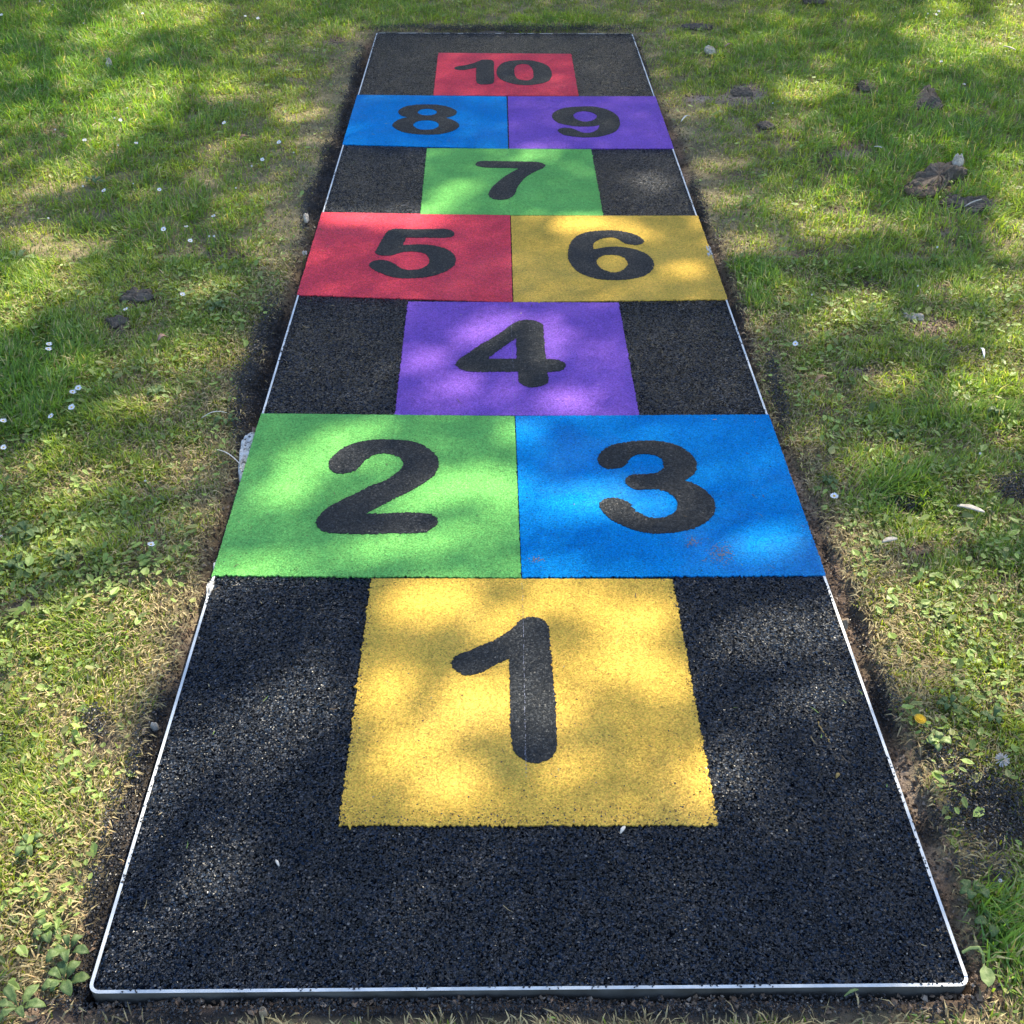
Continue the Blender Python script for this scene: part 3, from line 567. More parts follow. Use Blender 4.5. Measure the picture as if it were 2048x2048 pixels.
def blades(n, kind):
    x, y = near_scatter(n, int(n*.75))
    d = turf_edge(x, y); bl = blobs_field(x, y, bare, .5); lush = blobs_field(x, y, lush_px, .6); cb = blobs_field(x, y, crumbs_b, .5)
    clump = fbm(x, y, 14, 41, 3)
    edge = sstep(.0, .22, d)
    if kind == 'green': p = sstep(.0, .03, d)*(.30+.45*edge+.35*lush)*(1-.95*bl)*(1-.93*cb)*(.35+1.1*sstep(.35, .65, clump))
    else: p = sstep(-.012, .02, d)*(1-.85*bl)*(1-.9*cb)*(.5+.4*(1-edge))*(1-.6*lush)
    k = rng.random(len(x)) < p
    x, y, lush, edge, clump = x[k], y[k], lush[k], edge[k], clump[k]; n = len(x)
    z = height(x, y)-.003
    if kind == 'green':
        ln = (.016+.028*lush+.010*edge)*rng.uniform(.55, 1.35, n)*(.75+.5*clump); lean = rng.beta(2.4, 1.7, n)*1.45
        wd = rng.uniform(.0009, .0019, n)*(1+.25*lush)
        col = lawn_colour(x, y, n)*(1-lush[:, None]*np.array([.30, .08, .15]))
        straw = rng.random(n) < (.10+.22*(1-edge)*(1-lush))
        col[straw] = rgb((.55,.46,.25))*(.5+.8*rng.random(straw.sum())[:, None])
    else:
        ln = rng.uniform(.009, .030, n); lean = rng.uniform(1.25, 1.62, n); wd = rng.uniform(.0007, .0016, n)
        col = rgb((.40,.33,.17))*(.30+.95*rng.random(n)[:, None]); z = z+rng.uniform(.001, .012, n)
    gust = fbm(x, y, 5, 71, 2)*4*PI
    az = np.where(rng.random(n) < .45, gust, rng.uniform(0, 2*PI, n))+rng.normal(0, .5, n)
    dr = np.stack([np.cos(az), np.sin(az), 0*az], 1); sd = np.stack([-np.sin(az), np.cos(az), 0*az], 1)
    roll = rng.uniform(-.7, .7, n)[:, None]; sd = sd*np.cos(roll)+np.array([0,0,1.])*np.sin(roll)
    up = np.array([0,0,1.])
    b = np.stack([x, y, z], 1); l1 = lean*.55; l2 = np.minimum(lean*1.35, 1.75)
    m1 = b+(up*np.cos(l1)[:, None]+dr*np.sin(l1)[:, None])*(ln*.5)[:, None]
    tip = m1+(up*np.cos(l2)[:, None]+dr*np.sin(l2)[:, None])*(ln*.55)[:, None]
    tip[:, 2] = np.maximum(tip[:, 2], z+.002)
    w_ = wd[:, None]*sd
    P = np.stack([b-w_*.8, b+w_*.8, m1+w_, m1-w_, tip], 1).reshape(-1, 3)
    i = np.arange(n)*5
    F = np.stack([i, i+1, i+2, i+3, i+3, i+2, i+4], 1).ravel(); sz = np.tile([4, 3], n)
    root = col*np.array([1.25, 1.0, 1.1])*.85; lit_tip = col*1.28  # tips painted brighter, standing in for sunlit highlights
    CC = np.stack([root, root, col, col, lit_tip], 1).reshape(-1, 3)
    return np_mesh(kind, P, F, CC, sz)
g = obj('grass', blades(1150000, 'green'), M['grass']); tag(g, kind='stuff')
g = obj('dry_grass', blades(420000, 'dry'), M['straw']); tag(g, kind='stuff')
def small_leaves(n):
    x, y = near_scatter(n, int(n*.9))
    d = turf_edge(x, y); bl = blobs_field(x, y, bare, .5); wd = blobs_field(x, y, weeds_px, .7); cb = blobs_field(x, y, crumbs_b, .5)
    cl = fbm(x, y, 7, 131, 3)
    p = sstep(.0, .04, d)*(1-.93*bl)*(1-.93*cb)*np.clip(.05+.42*wd*sstep(.36, .6, cl)+.18*sstep(.5, .65, cl), 0, 1)
    k = rng.random(len(x)) < p; x, y = x[k], y[k]; n = len(x)
    z = height(x, y)+rng.uniform(.006, .030, n)
    ln = np.clip(rng.gamma(4.0, .0015, n), .0028, .016); wi = ln*rng.uniform(.38, .62, n)
    az = rng.uniform(0, 2*PI, n); tl = rng.uniform(-.15, .75, n)
    dr = np.stack([np.cos(az)*np.cos(tl), np.sin(az)*np.cos(tl), np.sin(tl)], 1); sd = np.stack([-np.sin(az), np.cos(az), rng.uniform(-.35, .35, n)], 1)
    c = np.stack([x, y, z], 1); L = ln[:, None]; Wd = wi[:, None]; dn = np.array([0,0,1.])*L*.12
    P = np.stack([c-dr*L, c-dr*L*.4+sd*Wd*.8, c+dr*L*.45+sd*Wd, c+dr*L-dn, c+dr*L*.45-sd*Wd, c-dr*L*.4-sd*Wd*.8, c-dn*1.2], 1).reshape(-1, 3)
    i = np.arange(n)*7
    F = np.stack([i, i+1, i+2, i+6, i+6, i+2, i+3, i+4, i, i+6, i+4, i+5], 1).ravel(); sz = np.full(3*n, 4)
    col = rgb((.22,.31,.07))*(.45+.9*rng.random(n)[:, None])*np.array([1,1,1.]); y_ = rng.random(n) < .12
    col[y_] = rgb((.24,.26,.08))
    return np_mesh('weeds', P, F, np.repeat(col, 7, 0), sz)
g = obj('weed_leaves', small_leaves(260000), M['leaf']); tag(g, kind='stuff')

# ------------------------------------------------------------------ loose rubber crumbs
def crumbs():
    xs, ys, zs, ss = [], [], [], []
    def heap(B, per_m2):
        X, Y = [], []
        for b in B:
            x0, y0 = at(b[0]-b[2], b[1]); x1, y1 = at(b[0]+b[2], b[1]); xa, ya = at(b[0], b[1]-b[3]); xb, yb = at(b[0], b[1]+b[3])
            n = int(PI/4*abs(x1-x0)*abs(ya-yb)*per_m2*b[5]*1.4)
            rr = np.sqrt(rng.random(n))*1.18; th = rng.uniform(0, 2*PI, n); p, q = rr*b[2]*np.cos(th), rr*b[3]*np.sin(th); a = math.radians(b[4])
            uv = np.stack([b[0]+p*math.cos(a)+q*math.sin(a), b[1]-p*math.sin(a)+q*math.cos(a)], 1)
            kk = rng.random(n) < np.clip(1.5-rr*1.1, .05, 1)
            for u_, v_ in uv[kk]:
                x, y = at(u_, v_, -.02); X.append(x); Y.append(y)
        X, Y = np.array(X), np.array(Y); k = ~in_court(X, Y, .002); return X[k], Y[k]
    x, y = heap(crumbs_b, 150000); kk = rng.random(len(x)) < sstep(.12, .30, fbm(x, y, 22, 201, 3)); x, y = x[kk], y[kk]
    d = turf_edge(x, y); z = height(x, y)+rng.uniform(-.0005, .005, len(x))+np.where(d > .015, rng.uniform(.003, .020, len(x)), 0)
    xs.append(x); ys.append(y); zs.append(z); ss.append(rng.uniform(.0012, .0026, len(x)))
    x, y = scatter(500000); d = turf_edge(x, y); kk = rng.random(len(x)) < .22*np.exp(-np.maximum(d, 0)*16); x, y = x[kk], y[kk]
    xs.append(x); ys.append(y); zs.append(height(x, y)+rng.uniform(.0, .006, len(x))); ss.append(rng.uniform(.0011, .0024, len(x)))
    # strays on the coloured squares, thickest just inside the ragged borders of the near squares
    def stray(n, u0, v0, u1, v1, sp, z0=.0033):
        f = rng.random(n); off = np.abs(rng.normal(0, sp, n))
        q = np.array([at(u0+(u1-u0)*a, v0+(v1-v0)*a-o) for a, o in zip(f, off)])
        xs.append(q[:, 0]); ys.append(q[:, 1]); zs.append(np.full(n, z0)); ss.append(rng.uniform(.0007, .0019, n))
    stray(420, 678, 1650, 1436, 1650, 22); stray(120, 690, 1600, 1400, 1600, 150)
    stray(60, 436, 1150, 1640, 1150, 14); stray(40, 500, 1050, 1600, 1050, 120)
    for (a, b) in (((678,1652),(743,1159)), ((1436,1652),(1345,1160))):
        n = 130; f = rng.random(n); q = np.array([at(a[0]+(b[0]-a[0])*t+np.sign(1050-a[0])*abs(rng.normal(0, 7)), a[1]+(b[1]-a[1])*t) for t in f])
        xs.append(q[:, 0]); ys.append(q[:, 1]); zs.append(np.full(n, .0036)); ss.append(rng.uniform(.0008, .0019, n))
    # a few on top of the edging, hiding stretches of it at the far end
    for (x0, y0, x1, y1, n) in ((-.5,0,.5,0,160), (-.5,0,-.5,3.93,620), (.5,0,.5,3.93,620), (-.5,3.93,.5,3.93,900)):
        f = rng.random(n); jx = rng.normal(0, .0016, n); jy = rng.normal(0, .0016, n)
        cl = vnoise(f*40, f*0, 1, 7); kk = cl > (.45 if y0 == y1 and y0 > 1 else .55)
        xs.append((x0+(x1-x0)*f)[kk]*S+jx[kk]+(-np.sign(x0)*.004 if x0 == x1 else 0)); ys.append((y0+(y1-y0)*f)[kk]*S+jy[kk]+(.004 if y0 == 0 and y1 == 0 else (-.004 if y0 == y1 else 0)))
        zs.append(np.full(kk.sum(), .0020)); ss.append(rng.uniform(.0011, .0024, kk.sum()))
    # loose surface grains over the near black rubber
    n = 90000; x = rng.uniform(-.49*S, .49*S, n); y = np.abs(rng.beta(1.0, 2.2, n))*1.75
    kk = ~((np.abs(x) < .245*S) & (y > .222*S) & (y < .71*S)) & ~((y > .706*S) & (y < 1.2*S))
    x, y = x[kk], y[kk]; kk = ~((y > 1.19*S) & (np.abs(x) < .245*S)) & (y > .012); x, y = x[kk], y[kk]
    xs.append(x); ys.append(y); zs.append(np.full(len(x), .0004)); ss.append(rng.uniform(.0008, .0018, len(x)))
    return grains(*map(np.concatenate, (xs, ys, zs, ss)), (.018,.019,.023), .005, (.26,.25,.23))
def grains(x, y, z, s, dark, pale_share, pale_col):
    n = len(x)
    base = np.array([(1,0,0),(0,1,0),(-1,0,0),(0,-1,0),(0,0,1),(0,0,-1)], float)
    B = base[None]*rng.uniform(.55, 1.25, (n, 6, 1))*s[:, None, None]*np.array([1,1,.7]) + rng.normal(0, .25, (n, 6, 3))*s[:, None, None]
    th = rng.uniform(0, 2*PI, n); ct, st = np.cos(th)[:, None], np.sin(th)[:, None]
    Bx = B[..., 0]*ct-B[..., 1]*st; By = B[..., 0]*st+B[..., 1]*ct
    P = np.stack([Bx+x[:, None], By+y[:, None], B[..., 2]+z[:, None]], -1).reshape(-1, 3)
    tri = np.array([(0,1,4),(1,2,4),(2,3,4),(3,0,4),(1,0,5),(2,1,5),(3,2,5),(0,3,5)])
    F = (np.arange(n)[:, None, None]*6+tri[None]).ravel()
    c = rgb(dark)*(.5+1.4*rng.random(n)[:, None]); pl = rng.random(n) < pale_share; c[pl] = rgb(pale_col)
    return np_mesh('crumbs', P, F, np.repeat(c, 6, 0), np.full(8*n, 3))
g = obj('rubber_crumbs', crumbs(), M['crumb']); tag(g, kind='stuff')
def soil_grains():
    x, y = scatter(2200000, -3.2, 3.2, -.35, 6.0); x2, y2 = scatter(1100000, -1.3, 1.3, -.35, 2.6); x = np.concatenate([x, x2]); y = np.concatenate([y, y2])
    d = turf_edge(x, y); bl = blobs_field(x, y, bare, .5)
    p = (np.clip(1-sstep(-.01, .05, d)+bl*.8, 0, 1)*.30+.02)*(1-.95*blobs_field(x, y, crumbs_b, .5))
    k = rng.random(len(x)) < p; x, y = x[k], y[k]; s_ = rng.gamma(2.0, .0009, len(x))+.0006
    return grains(x, y, height(x, y)+s_*rng.uniform(-.3, .4, len(x)), np.minimum(s_, .006), (.125,.088,.062), .10, (.34,.27,.21))
g = obj('soil_crumbs', soil_grains(), M['soil_grain']); tag(g, kind='stuff')

# trodden-in bits: straw clippings and specks of soil lying on the court, mostly near its edges
def clippings():
    n = 260; side = rng.random(n); x = np.where(side < .7, np.sign(rng.random(n)-.5)*(.49*S-np.abs(rng.normal(0, .07, n))), rng.uniform(-.48*S, .48*S, n))
    y = rng.uniform(.02, L_LEN-.05, n); x = np.clip(x, -.49*S, .49*S); a = rng.uniform(0, 2*PI, n); L = rng.gamma(3, .0016, n)[:, None]; Wd = rng.uniform(.0004, .0010, n)[:, None]
    d = np.stack([np.cos(a), np.sin(a), rng.uniform(-.08, .25, n)], 1); e = np.stack([-np.sin(a), np.cos(a), 0*a], 1); c = np.stack([x, y, np.full(n, .0052)], 1)
    P = np.stack([c-d*L-e*Wd, c-d*L+e*Wd, c+e*Wd+d*0, c+d*L+e*L*.25, c-e*Wd], 1).reshape(-1, 3); i = np.arange(n)*5
    F = np.stack([i, i+4, i+2, i+1, i+4, i+3, i+2], 1).ravel()
    col = np.where(rng.random(n)[:, None] < .6, rgb((.40,.33,.18)), rgb((.12,.20,.05)))*(.5+.8*rng.random(n)[:, None]); dk = rng.random(n) < .3; col[dk] = rgb((.12,.09,.06))
    return np_mesh('clippings', P, F, np.repeat(col, 5, 0), np.tile([4, 3], n))
g = obj('grass_clippings', clippings(), M['straw']); tag(g, kind='stuff')

# ------------------------------------------------------------------ lumps, stones, clods
def lump(name, outline, h, m, seed, z0=None, label=None, cat=None, group=None, parent=None, rough=.30, sub=7, dome=.42):
    """irregular low body over a surveyed outline (photo grid), with real thickness h"""
    pts = np.array([at(*p) for p in outline]); c = pts.mean(0); r = random.Random(seed)
    ol = catmull([tuple(p) for p in pts], sub); rings = 12; h = h*(.72 if name == 'earth_clod' else 1); bm = bmesh.new()
    z = (hz(*c)+(.010 if h > .017 else .002)) if z0 is None else z0
    grid = []
    for k in range(rings+1):
        f = k/rings; rad = math.cos(f*PI/2)**dome if k < rings else 0; hh = h*math.sin(f*PI/2)
        if k == 0: rad = .94; hh = 0
        if k == 1: rad = 1.0; hh = h*.35
        if k == rings: grid.append([bm.verts.new((0, 0, h*(1+r.uniform(-.1,.1))))]); break
        row = []
        for i, q in enumerate(ol):
            qq = (np.array(q)-c)*rad
            nz = ((vnoise(qq[0]+9, qq[1]+9+k*.002, 70, seed)-.5)*1.5+(vnoise(qq[0]+9, qq[1]+9, 210, seed+3)-.5)*1.1)*rough*1.5
            row.append(bm.verts.new((qq[0]*(1+nz*.25), qq[1]*(1+nz*.25), hh*(1+nz)+r.uniform(-.04,.04)*h)))
        grid.append(row)
    n = len(ol)
    for k in range(rings-1):
        for i in range(n): bm.faces.new((grid[k][i], grid[k][(i+1) % n], grid[k+1][(i+1) % n], grid[k+1][i]))
    for i in range(n): bm.faces.new((grid[rings-1][i], grid[rings-1][(i+1) % n], grid[rings][0]))
    bmesh.ops.recalc_face_normals(bm, faces=bm.faces)
    o = obj(name, bm_mesh(name, bm), m, parent, False); o.location = (c[0], c[1], z)
    tag(o, label, cat, group); return o
def ell(u, v, ru, rv, tilt=0, n=10, jit=.15, seed=1):
    r = random.Random(seed); a = math.radians(tilt); out = []
    for i in range(n):
        t = 2*PI*i/n; k = 1+r.uniform(-jit, jit); p, q = ru*k*math.cos(t), rv*k*math.sin(t)
        out.append((u+p*math.cos(a)+q*math.sin(a), v-p*math.sin(a)+q*math.cos(a)))
    return out
lump('earth_clod', [(1808,377),(1822,358),(1846,338),(1872,327),(1905,325),(1932,338),(1930,348),(1908,352),(1898,362),(1893,370),(1882,384),(1862,390),(1830,388)], .045, M['clod'], 3,
     label='largest dark clod of earth on the lawn, with a pale stone on top', cat='clod', group='clods of earth on the lawn')
lump('earth_clod', [(1812,372),(1845,367),(1880,374),(1876,384),(1866,390),(1838,391),(1815,385)], .034, M['clod_brown'], 9,
     label='lighter brown clod against the front of the largest dark clod', cat='clod', group='clods of earth on the lawn')
lump('pale_stone', ell(1914, 332, 13, 8, 0, 9, .2, 4), .03, M['stone'], 5, z0=hz(*at(1914,340))+.03, label='pale rough stone sitting on the largest dark clod', cat='stone')
lump('earth_clod', [(1885,390),(1892,378),(1910,378),(1928,386),(1950,384),(1985,386),(1998,396),(1992,408),(1965,412),(1935,412),(1905,408),(1892,400)], .022, M['clod'], 6,
     label='flat grey clod lying right of and below the largest clod', cat='clod', group='clods of earth on the lawn')
lump('earth_clod', [(1828,212),(1838,186),(1852,171),(1866,176),(1884,205),(1886,215),(1855,217)], .03, M['clod'], 7,
     label='triangular dark clod of earth in long grass at the upper right', cat='clod', group='clods of earth on the lawn')
lump('earth_clod', ell(1626, 0, 26, 7, 0, 9, .2, 8), .035, M['clod'], 8, label='dark clod cut off by the top edge, right of the court', cat='clod', group='clods of earth on the lawn')
lump('earth_clod', ell(1486, 178, 24, 9, 0, 10, .3, 18), .0175, M['clod'], 18, label='low dark clod in bare soil right of the red 10 square', cat='clod', group='clods of earth on the lawn')
lump('earth_clod', ell(1533, 244, 16, 7, 0, 9, .25, 19), .0175, M['clod'], 19, label='small dark clod right of the purple 9 square', cat='clod', group='clods of earth on the lawn')
lump('earth_clod', ell(1733, 165, 18, 9, 0, 9, .3, 20), .0175, M['clod'], 20, label='small clod between the upper grass and the triangular clod', cat='clod', group='clods of earth on the lawn')
lump('earth_clod', ell(276, 588, 34, 13, 8, 12, .3, 21), .022, M['clod'], 21, label='crumbly brown clod in the lawn left of the red 5 square', cat='clod', group='clods of earth on the lawn')
lump('earth_clod', ell(232, 640, 22, 9, 5, 10, .3, 22), .02, M['clod'], 22, label='smaller clod just below the crumbly brown clod left of the red 5', cat='clod', group='clods of earth on the lawn')
lump('earth_clod', ell(1392, 44, 30, 6, 0, 10, .25, 23), .0175, M['clod'], 23, label='low clod right of the far right corner of the court', cat='clod', group='clods of earth on the lawn')
# mortar lumps holding the edging, showing beside the court
def mort(pts, h, seed, z, label): lump('mortar_lump', pts, h, M['concrete'], seed, z0=-.036, label=label, cat='mortar lump', group='mortar lumps against the edging', rough=.10, dome=.25)
mort([(513,858),(497,856),(486,864),(479,884),(475,910),(474,932),(477,950),(486,957),(493,945),(505,900)], .032, 31, -.05, 'large black-flecked white mortar lump left of the green 2 square')
mort(ell(434,1126,9,16,-12,8,.2,3), .035, 32, -.05, 'small round mortar lump near the lower left corner of the green 2 square')
mort([(428,1155),(418,1160),(412,1178),(411,1196),(418,1198),(430,1170)], .04, 33, -.05, 'narrow white mortar lump beside the black rubber just below the green 2')
mort([(1408,480),(1418,490),(1426,508),(1430,524),(1424,532),(1414,515)], .04, 34, -.05, 'white mortar lump right of the yellow 6 square')
mort([(1572,938),(1582,950),(1588,968),(1590,978),(1582,982),(1574,965)], .035, 35, -.05, 'small white mortar lump right of the blue 3 square')
lump('flat_stone', ell(985, 57, 26, 3, 0, 9, .2, 6), .012, M['clod'], 36, label='grey flat stone against the far end of the court', cat='stone')
lump('pebble', ell(525, 2021, 9, 7, 0, 9, .1, 3), .014, M['pebble'], 37, label='tan pebble on black crumbs in front of the court', cat='pebble')
lump('pebble', ell(612, 437, 6, 6, 0, 8, .15, 4), .02, M['stone'], 38, label='pale pebble beside the upper left corner of the red 5 square', cat='pebble')
lump('pebble', ell(508, 851, 7, 6, 0, 8, .15, 4), .02, M['pink_leaf'], 39, label='pinkish pebble just above the large mortar lump', cat='pebble')
lump('pale_stone', ell(1420, 102, 11, 5, -8, 8, .2, 5), .02, M['stone'], 40, label='small pale stone in grass right of the red 10 square', cat='stone')
lump('pale_stone', ell(218, 126, 7, 7, 0, 8, .2, 9), .025, M['stone'], 41, label='small pale stone in bright grass at the upper left', cat='stone')
lump('pale_stone', ell(1826, 627, 20, 6, -10, 10, .3, 15), .014, M['stone'], 42, label='crumbled pale stone on bare soil at the right', cat='stone')
lump('pale_stone', ell(1693, 1230, 9, 10, 0, 8, .25, 16), .02, M['pebble'], 43, label='tan stone in the soil strip right of the black rubber, below the blue 3', cat='stone')
lump('pale_stone', ell(1868, 135, 14, 4, 0, 8, .3, 17), .014, M['clod_brown'], 44, label='brownish stone above the triangular clod', cat='stone')
lump('pale_stone', ell(305, 1438, 9, 6, 10, 8, .25, 47), .014, M['stone'], 47, label='pale stone in the crumbs at the left of the black rubber', cat='stone')

# ------------------------------------------------------------------ chips, leaves, twigs
def curl(name, u0, v0, u1, v1, wid, m, label, cat, z=.03, bend=.012, thick=.0012, onslab=False, group=None, taper=.25, side=0.0, seg=8):
    (x0, y0), (x1, y1) = at(u0, v0), at(u1, v1); L = math.hypot(x1-x0, y1-y0); ang = math.atan2(y1-y0, x1-x0)
    cx, cy = (x0+x1)/2, (y0+y1)/2; zz = (.0035 if onslab else hz(cx, cy)+z)
    bm = bmesh.new(); rows = []
    for i in range(seg+1):
        f = i/seg; ww = wid*max(taper*.4, math.sin(PI*(f*.92+.04)))**.8*(1+.12*math.sin(i*2.3))*.5; px_ = (f-.5)*L; dz = bend*math.sin(f*PI)+thick; sy = side*math.sin(f*PI)
        rows.append([bm.verts.new((px_, sy+ww*s, dz+(abs(s) > .5)*wid*.18-k*thick)) for k in (0, 1) for s in (-1, 0, 1)])
    for a, b in zip(rows[:-1], rows[1:]):
        for s in (0, 1):
            bm.faces.new((a[s], b[s], b[s+1], a[s+1])); bm.faces.new((a[s+4], b[s+4], b[s+3], a[s+3]))
        bm.faces.new((a[0], a[3], b[3], b[0])); bm.faces.new((a[2], b[2], b[5], a[5]))
    for rws, flip in ((rows[0], 0), (rows[-1], 1)):
        for s in (0, 1):
            q = (rws[s], rws[s+1], rws[s+4], rws[s+3]); bm.faces.new(q[::-1] if flip else q)
    bmesh.ops.recalc_face_normals(bm, faces=bm.faces)
    o = obj(name, bm_mesh(name, bm), m, smooth=True); o.location = (cx, cy, zz); o.rotation_euler = (0, 0, ang); tag(o, label, cat, group); return o
curl('wood_chip', 1911, 1020, 1966, 1034, .014, M['chip'], 'grey flaky bark chip in grass beside the black crumb pile at the right', 'wood chip', thick=.003, bend=.004)
curl('wood_chip', 1762, 1092, 1792, 1085, .011, M['chip'], 'short pale bark chip right of the lower corner of the blue 3', 'wood chip', thick=.003, bend=.003)
curl('dead_leaf', 1628, 770, 1655, 757, .012, M['dead_leaf'], 'curled tan leaf in the grass right of the purple 4 row', 'leaf', bend=.010, side=.004)
curl('dead_leaf', 480, 284, 498, 280, .022, M['dead_leaf'], 'small brown leaf in the lawn left of the blue 8 square', 'leaf')
curl('dead_leaf', 318, 694, 338, 686, .016, M['pink_leaf'], 'pinkish leaf in the lawn left of the purple 4 row', 'leaf')
curl('dead_leaf', 1448, 102, 1466, 98, .012, M['pink_leaf'], 'tiny pinkish leaf beside the small pale stone right of the 10', 'leaf')
curl('dead_leaf', 1240, 1671, 1250, 1656, .006, M['husk'], 'small curled pale leaf on black rubber below the yellow 1', 'leaf', onslab=True, bend=.003)
curl('dead_leaf', 1671, 1560, 1677, 1550, .006, M['catkin'], 'tiny tan leaf on the black rubber right of the yellow 1', 'leaf', onslab=True, bend=.003)
curl('seed_husk', 552, 1723, 559, 1736, .0042, M['husk'], 'white seed husk on the black rubber at the lower left', 'seed husk', onslab=True, bend=.002)
curl('twig', 1928, 418, 1962, 404, .0045, M['chip'], 'pale twig lying below the flat grey clod', 'twig', bend=.004, thick=.003, taper=.9)
curl('twig', 1748, 296, 1764, 298, .005, M['husk'], 'short white twig in the upper right lawn', 'twig', bend=.002, thick=.003, taper=.9)
curl('twig', 2006, 96, 2030, 104, .008, M['chip'], 'pale stick by the right edge near the top', 'twig', bend=.003, thick=.004, taper=.9)
curl('straw', 436, 908, 489, 945, .0022, M['husk'], 'long straw leaning over the turf edge onto the large mortar lump', 'straw', z=.035, bend=.012, taper=1)
curl('straw', 405, 845, 455, 834, .0018, M['husk'], 'straw lying left of the upper corner of the green 2', 'straw', z=.03, bend=.010, taper=1)
curl('straw', 1684, 2005, 1712, 1992, .004, M['broad_pale'], 'pale cut grass blade just in front of the court', 'straw', z=.03, bend=.006, taper=.6)
curl('feather', 1958, 704, 1966, 724, .007, M['petal'], 'small white feather standing in bright grass at the right', 'feather', bend=.01)
curl('dead_leaf', 1362, 243, 1380, 232, .008, M['husk'], 'pale fibrous leaf on the turf edge right of the purple 9', 'leaf', z=.02)
def catkin():
    root = empty('catkin', (*at(1655, 1467), .003)); tag(root, 'thin yellowish catkin strand on the black rubber right of the yellow 1', 'catkin')
    pts = [(1636,1446),(1638,1455),(1643,1463),(1648,1470),(1653,1477),(1659,1489)]; bm = bmesh.new()
    w0 = [at(*p) for p in pts]
    for i in range(26):
        f = i/25*(len(pts)-1); a = min(int(f), len(pts)-2); g_ = f-a; x = w0[a][0]*(1-g_)+w0[a+1][0]*g_-root.location.x; y = w0[a][1]*(1-g_)+w0[a+1][1]*g_-root.location.y
        mtx = Matrix.Translation((x+random.gauss(0, .0006), y+random.gauss(0, .0006), .001))@Matrix.Rotation(random.random()*6, 4, 'Z')@Matrix.Diagonal((1, .6, .6, 1))
        bmesh.ops.create_icosphere(bm, subdivisions=1, radius=random.uniform(.0009, .0019), matrix=mtx)
    obj('strand', bm_mesh('strand', bm), M['catkin'], root)
catkin()

# ------------------------------------------------------------------ flowers
def flower_parts(kind):
    """meshes of petals, centre, stem at unit size, head at the origin"""
    bm = bmesh.new()
    if kind == 'daisy':
        n = 19
        for i in range(n):
            a = 2*PI*i/n+random.uniform(-.08, .08); L = random.uniform(.85, 1.05); dz = random.uniform(.0, .28)
            ca, sa = math.cos(a), math.sin(a); q = []
            for (r, wv) in ((.24, .06), (.6, .15), (L*.9, .13), (L, .06)):
                z = dz*r*r
                q.append((bm.verts.new((ca*r-sa*wv, sa*r+ca*wv, z)), bm.verts.new((ca*r+sa*wv, sa*r-ca*wv, z))))
            for j in range(3): bm.faces.new((q[j][0], q[j][1], q[j+1][1], q[j+1][0]))
        bc = bmesh.new(); bmesh.ops.create_icosphere(bc, subdivisions=2, radius=.3, matrix=Matrix.Translation((0, 0, .05))@Matrix.Diagonal((1, 1, .55, 1)))
    elif kind == 'bud':
        n = 12
        for i in range(n):
            a = 2*PI*i/n; ca, sa = math.cos(a), math.sin(a); q = []
            for (r, z, wv) in ((.18, .0, .06), (.42, .35, .13), (.50, .8, .11), (.42, 1.05, .03)):
                q.append((bm.verts.new((ca*r-sa*wv, sa*r+ca*wv, z)), bm.verts.new((ca*r+sa*wv, sa*r-ca*wv, z))))
            for j in range(3): bm.faces.new((q[j][0], q[j][1], q[j+1][1], q[j+1][0]))
        bc = bmesh.new(); bmesh.ops.create_icosphere(bc, subdivisions=1, radius=.24, matrix=Matrix.Translation((0, 0, .1)))
    elif kind == 'dandelion':
        for ring, (n, L, z0) in enumerate(((26, 1.0, .05), (20, .72, .18), (12, .42, .26))):
            for i in range(n):
                a = 2*PI*(i+.5*ring)/n; ca, sa = math.cos(a), math.sin(a); q = []
                for (r, wv) in ((.1, .04), (L*.6, .07), (L, .05)):
                    z = z0+.18*r/L
                    q.append((bm.verts.new((ca*r-sa*wv, sa*r+ca*wv, z)), bm.verts.new((ca*r+sa*wv, sa*r-ca*wv, z))))
                for j in range(2): bm.faces.new((q[j][0], q[j][1], q[j+1][1], q[j+1][0]))
        bc = bmesh.new(); bmesh.ops.create_icosphere(bc, subdivisions=1, radius=.25, matrix=Matrix.Translation((0, 0, .12)))
    else:
        for i in range(70):
            v = Vector((random.gauss(0,1), random.gauss(0,1), random.gauss(0,1)+.3)).normalized(); e1 = v.orthogonal().normalized()*.09
            a, b, c, d_ = [bm.verts.new(p) for p in (v*.35-e1, v*.35+e1, v*.95+e1*.6, v*.95-e1*.6)]; bm.faces.new((a, b, c, d_))
        bc = bmesh.new(); bmesh.ops.create_icosphere(bc, subdivisions=1, radius=.4)
    return bm_mesh('petals', bm), bm_mesh('flower_centre', bc)
def stem_mesh():
    bm = bmesh.new(); prev = None
    for i in range(6):
        f = i/5; c0 = Vector((.18*math.sin(f*2.2), 0, -f)); r = .035
        ring = [bm.verts.new(c0+Vector((math.cos(a)*r, math.sin(a)*r, 0))) for a in (0, 2.1, 4.2)]
        if prev:
            for j in range(3): bm.faces.new((prev[j], prev[(j+1) % 3], ring[(j+1) % 3], ring[j]))
        prev = ring
    return bm_mesh('stem', bm)
STEM = stem_mesh(); STEM.materials.append(M['stem'])
FP = {}
for kd, (pm, cm) in dict(daisy=('petal','disc'), bud=('petal','disc'), dandelion=('disc','disc'), clover=('clover_head','stem')).items():
    a, b = flower_parts(kd); a.materials.append(M[pm]); b.materials.append(M[cm]); FP[kd] = (a, b)
